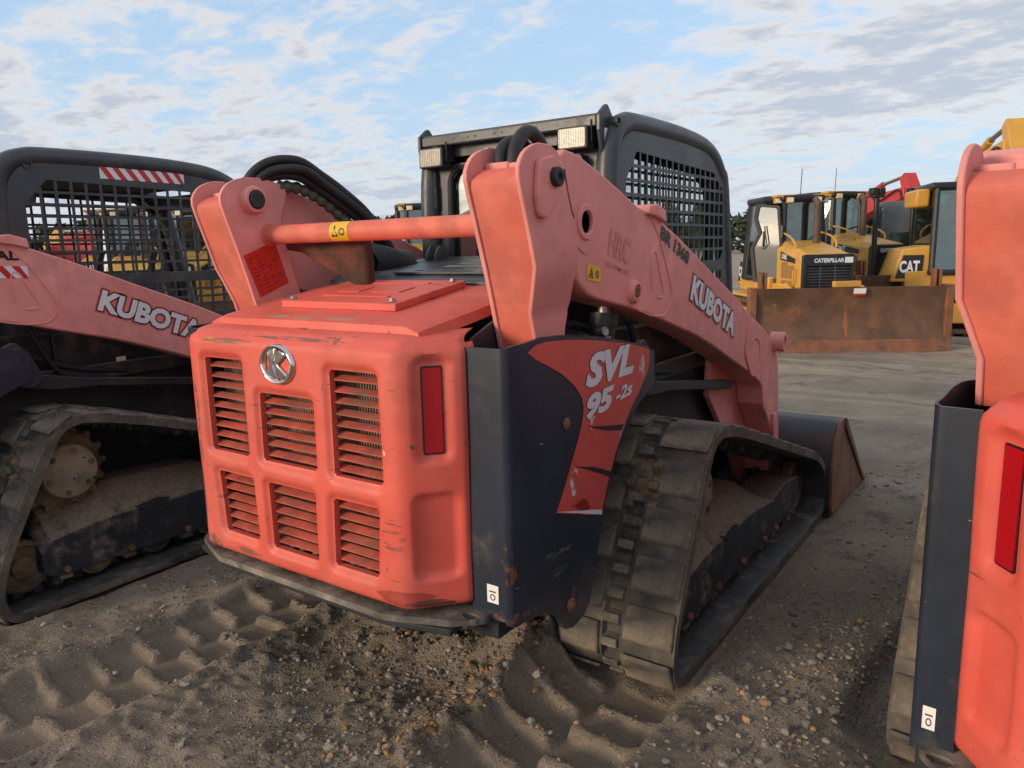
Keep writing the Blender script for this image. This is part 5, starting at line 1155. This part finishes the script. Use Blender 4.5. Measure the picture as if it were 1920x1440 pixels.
def excavator(label, loc, rz, paint, boom, stick, name='excavator', scale=1., group='excavators beyond the bulldozers'):
    """side plane is local y-z; boom / stick: centre lines with half depths"""
    t = thing(name, label, 'excavator', loc, rz, group); t.scale = (scale,)*3
    for s in (-1, 1):
        M = mir if s < 0 else (lambda q: q)
        P = [(1.5+.38*math.cos(a), .40+.38*math.sin(a)) for a in [-math.pi/2+math.pi*i/10 for i in range(11)]]+[(-1.5+.38*math.cos(a), .40+.38*math.sin(a)) for a in [math.pi/2+math.pi*i/10 for i in range(11)]]
        mk('crawler_track', M(prism(P, 'x', .75, 1.30)), 'shoe_rust', t, bevel=.03)
        mk('track_frame', M(box(.70, 1.33, -1.3, 1.3, .28, .55)), paint, t, bevel=.02)
    mk('upper_body', join(box(-1.25, 1.25, -2.3, .2, .95, 1.95), box(-1.25, .15, .2, 1.3, .95, 1.35), lathe([(.6, .75), (.6, .95)], 'z', (0, 0, 0), 24)), paint, t, bevel=.06, seg=3)
    mk('counterweight', prism([(-1.2, -2.75), (1.2, -2.75), (1.28, -2.3), (-1.28, -2.3)], 'z', .95, 2.0), 'link_grey', t, bevel=.08, seg=3)
    c = mk('cab', plate([(.2, 1.0), (.2, 2.75), (1.05, 2.75), (1.45, 2.0), (1.45, 1.0)], [[(.32, 1.7), (.32, 2.62), (.98, 2.62), (1.32, 1.98), (1.32, 1.7)]], 'x', .25, 1.22), 'link_grey', t, bevel=.03)
    [mk('cab_window', prism([(.32, 1.7), (.32, 2.62), (.98, 2.62), (1.32, 1.98), (1.32, 1.7)], 'x', xg, xg+.01), 'dozer_glass', c, smooth=0) for xg in (.30, 1.16)]
    mk('cab_front_window', prism([(1.30, .36), (1.30, 1.12), (2.0, 1.12), (2.0, .36)], 'y', 1.455, 1.465), 'dozer_glass', c, smooth=0); mk('cab_back_window', prism([(1.55, .36), (1.55, 1.12), (2.60, 1.12), (2.60, .36)], 'y', .18, .19), 'dozer_glass', c, smooth=0)
    def limb(nm, pts, w):
        secs = []
        for i, (y, z, h) in enumerate(pts):
            a = pts[max(0, i-1)]; b = pts[min(len(pts)-1, i+1)]; ty, tz = b[0]-a[0], b[1]-a[1]; l = math.hypot(ty, tz); ny, nz = -tz/l, ty/l
            secs.append([(-w, y+ny*h, z+nz*h), (w, y+ny*h, z+nz*h), (w, y-ny*h, z-nz*h), (-w, y-ny*h, z-nz*h)])
        return mk(nm, ([(x-.25, y, z) for x, y, z in loft(secs)[0]], loft(secs)[1]), paint, t, bevel=.02)
    limb('boom', boom, .20); limb('stick', stick, .17)
    b0, b1, s0 = boom[len(boom)//2], boom[-2], stick[0]
    mk('boom_cylinder', join(tube([(-.25, .9, 1.3), (-.25, b0[0]+.15, b0[1]-.1)], .09, 10)), paint, t)
    mk('stick_cylinder', tube([(-.25, b0[0], b0[1]+b0[2]+.12), (-.25, (b0[0]+s0[0])/2, (b0[1]+b0[2]+s0[1])/2+.16)], .085, 10), paint, t)
    mk('cylinder_rod', tube([(-.25, (b0[0]+s0[0])/2, (b0[1]+b0[2]+s0[1])/2+.16), (-.25, s0[0]-.05, s0[1])], .05, 8), 'steel', t)
    e = stick[-1]
    mk('bucket', prism([(e[0], e[1]+.2), (e[0]+.25, e[1]-.1), (e[0]+.15, e[1]-.8), (e[0]-.55, e[1]-1.0), (e[0]-.75, e[1]-.55), (e[0]-.35, e[1]-.1)], 'x', -.75, .25), 'link_grey', t, bevel=.03)
    mk('arm_hose', tube(spline([(-.02, b1[0]-.3, b1[1]+.35), (0, b1[0]+.25, b1[1]), (0, stick[1][0]-.3, stick[1][1]+.2), (-.02, stick[1][0]-.12, stick[1][1]-.4)], 6), .025, 6), 'hose_rubber', t)
    return t
F5 = Vector((.60, -.80, 0)); d5c = Vector((-.83, 12.25, GZ))-F5*2.45
dozer('yellow bulldozer with open cab door behind its wide rusty angled blade', d5c, F5, 1., True, model='D5K', door_open=True, blade_turn=R(-6))
dozer('yellow bulldozer with lamps on tall black posts, lettered D6T', (-2.3, 17.6, GZ), (.80, -.60), 1.08, True, model='D6T', tall=True)
dozer('yellow bulldozer with its fuel tank and cab back beside the rusty blade', (.72, 16.3, GZ), (.93, .36), 1.06, False, model='D6N')
dozer('yellow bulldozer behind the striped loader, black radiator grille showing through the cab', (-12.6, 6.5, GZ), (.86, -.51), 1., True, model='D6N')
dozer('yellow bulldozer behind the striped loader, cab side showing beyond the grille one', (-13.6, 8.6, GZ), (.55, -.83), 1.05, False, model='D5K')
dozer('yellow bulldozer whose cab roof lamps rise over the red cross tube', (-10.6, 12.6, GZ), (.65, -.76), 1.08, True, model='D6K')
dozer('yellow bulldozer farthest back behind the striped loader, next to the red excavator', (-17.2, 8.6, GZ), (.75, -.66), 1.1, True, model='D6N')
dozer('yellow bulldozer standing behind the striped loader\'s front cab post', (-12.9, 10.4, GZ), (.9, -.43), 1.0, True, model='D6K')
BO = [(.6, 1.5, .20), (1.3, 2.6, .32), (2.2, 3.25, .34), (3.4, 3.55, .28), (4.9, 3.75, .20)]
ST = [(4.7, 4.25, .16), (5.05, 3.55, .26), (5.0, 2.6, .20), (4.9, 1.2, .13)]
excavator('red excavator with raised boom behind the lettered D6T bulldozer', (-4.5, 25.5, GZ), R(217), 'link_red', [(y, z*.82, h*.75) for y, z, h in BO], [(y, z*.83, h*.8) for y, z, h in ST])
excavator('yellow excavator whose boom top shows over the nearest upright', (-.75, 20.5, GZ), R(200), 'cat_yellow', [(y, z*.93, h*.75) for y, z, h in BO], [(y, z*.93, h*.8) for y, z, h in ST])
excavator('red excavator seen through the striped loader\'s open cab', (-19.0, 6.2, GZ), R(-60), 'link_red', [(y, z*.65, h) for y, z, h in BO], [(y, z*.6, h) for y, z, h in ST], scale=.9)
excavator('yellow excavator standing between the striped loader and the main upright', (-18.2, 12.2, GZ), R(120), 'cat_yellow', [(y, z*.62, h) for y, z, h in BO], [(y, z*.62, h) for y, z, h in ST])
# far wood beyond the yard: one mass
mat('leaf_dark', (.030, .044, .018), .8, var=.45, vscale=.25)
def wood():
    rnd = random.Random(21); V = []; F = []
    for i in range(420):
        a = R(-88+(i*137.5 % 142)); D = rnd.uniform(150, 230); x, y = 1.9+D*math.sin(a-R(0)), -1.4+D*math.cos(a); h = rnd.uniform(6.0, 10.5); w = rnd.uniform(2.2, 4.0)
        for k in range(70):
            t = rnd.random()**.8; r = w*(1-t*.75)*math.sqrt(rnd.random()); b = rnd.uniform(0, 6.28); c = Vector((x+r*math.cos(b), y+r*math.sin(b), h*(.08+.92*t)-.3)); s = rnd.uniform(.35, .95); o = len(V)
            for q in range(4): V.append(tuple(c+Vector((rnd.gauss(0, s), rnd.gauss(0, s), rnd.gauss(0, s*.8)))))
            F += [(o, o+1, o+2), (o, o+2, o+3), (o+1, o+2, o+3), (o, o+1, o+3)]
    o = mk('distant_wood', (V, F), 'leaf_dark', None, smooth=0, fix=False); o['kind'] = 'stuff'; o['label'] = 'far dark green wood along the horizon'; o['category'] = 'wood'
wood()
# ================================================================ the three loaders
main, AR, AL, FR = make_loader('red track loader with closed cab, lettered BR 1368 on its arm', {})
left = copy_tree(main, None, skip=('side_window', 'window_pillar', 'rear_window', 'window_seal', 'front_door_glass', 'gas_strut', 'data_plate', 'data_print', 'model_decal', 'decal_streak', 'decal_edge', 'lettering', 'lettering_shadow'))
right = copy_tree(main, None, skip=('hydraulic_hose', 'spiral_guard', 'hose_tie'))
left['label'] = 'red track loader with open cab and red and white striped tape'
right['label'] = 'red track loader with bare hoseless upright, parked opposite the striped tape loader'
left.location = (LX, LY, -.03); right.location = (RX, RY, RZ_); right.rotation_euler = (0, 0, RA)
for nm_ in ('cab_frame', 'side_guard', 'guard_mesh'):
    for o_ in left.children:
        if o_.name.split('.')[0] == nm_: o_.scale = (1, 1.10, 1); o_.location = (0, -.24, .03)
# the third loader is a narrower build of the same make
for o_ in right.children:
    if o_.type != 'MESH': continue
    nm_ = o_.name.split('.')[0]; xs_ = [q[0] for q in o_.bound_box]; sg_ = 1 if sum(xs_) > 0 else -1
    if nm_ == 'loader_arm': o_.location.x = -sg_*.05
    elif nm_ == 'side_fender': o_.scale = (.65, 1, 1); o_.location.x = sg_*.61*.35
    elif nm_ in ('rubber_track', 'track_frame', 'drive_sprocket', 'front_idler', 'rear_idler', 'track_roller'): o_.location.x = -sg_*.12
for o_ in right.children:
    if o_.name.split('.')[0] == 'cross_tube': o_.scale = (.91, 1, 1)
def child(root, nm, k=0):
    c = sorted([o for o in root.children if o.name.split('.')[0] == nm], key=lambda o: o.name); return c[k]
KUB = ('KUBOTA', (1.400, 1.303), R(-21.6), .555, .104, (.050, .085, .125), ('white_vinyl', 'black_vinyl', 'decal_red'), 0.)
arm_letters(AR, .7415, [KUB, ('BR 1368', (1.112, 1.540), R(-21.4), .285, .052, (.055,), ('black_vinyl',), 0.), ('HRC', (.72, 1.49), R(-14), .15, .085, (.03,), ('stencil',), 0.), ('EQUIPMENT', (.70, 1.455), R(-14), .17, .018, (.01,), ('stencil',), 0.)])
warn_label(AR, (.7415, .582, 1.418), (0, .986, -.16), (0, .16, .986), .088, .047)
LAR = child(left, 'loader_arm', 0); RAL = child(right, 'loader_arm', 1)
arm_letters(LAR, .7415, [KUB, ('MECHANICAL', (.62, 1.553), R(-1), .47, .043, (.045,), ('black_vinyl',), .0)])
def tape(parent, o, ux, uy, w, h, n):
    mk('striped_tape', put(UNIT, o, ux, uy, w, h, .0012), 'white_vinyl', parent, smooth=0, fix=False)
    st = []
    for i in range(n):
        a = i/n; d = .5/n; s = .55/n*1.2
        st.append(([(min(1, max(0, p)), q, 0) for p, q in ((a+s, 0), (a+s+d, 0), (a+d, 1), (a, 1))], [(0, 1, 2, 3)]))
    mk('tape_stripe', put(join(*st), o, ux, uy, w, h, .0022), 'tape_red', parent, smooth=0, fix=False)
mat('tape_red', (.55, .015, .02), .35, var=.05)
LG = child(left, 'side_guard', 0)
tape(LG, (.4842, 1.69, 1.915), (0, 1, -.012), (0, 0, 1), .42, .058, 7)
tape(LAR, (.7415, .86, 1.475), (0, 1, -.03), (0, 0, 1), .26, .052, 4)
mk('sticker', put(UNIT, (.5535, 1.56, 1.005), (0, 1, 0), (0, 0, 1), .05, .038, .001), 'sticker_white', child(left, 'cab_skirt', 0), smooth=0, fix=False)
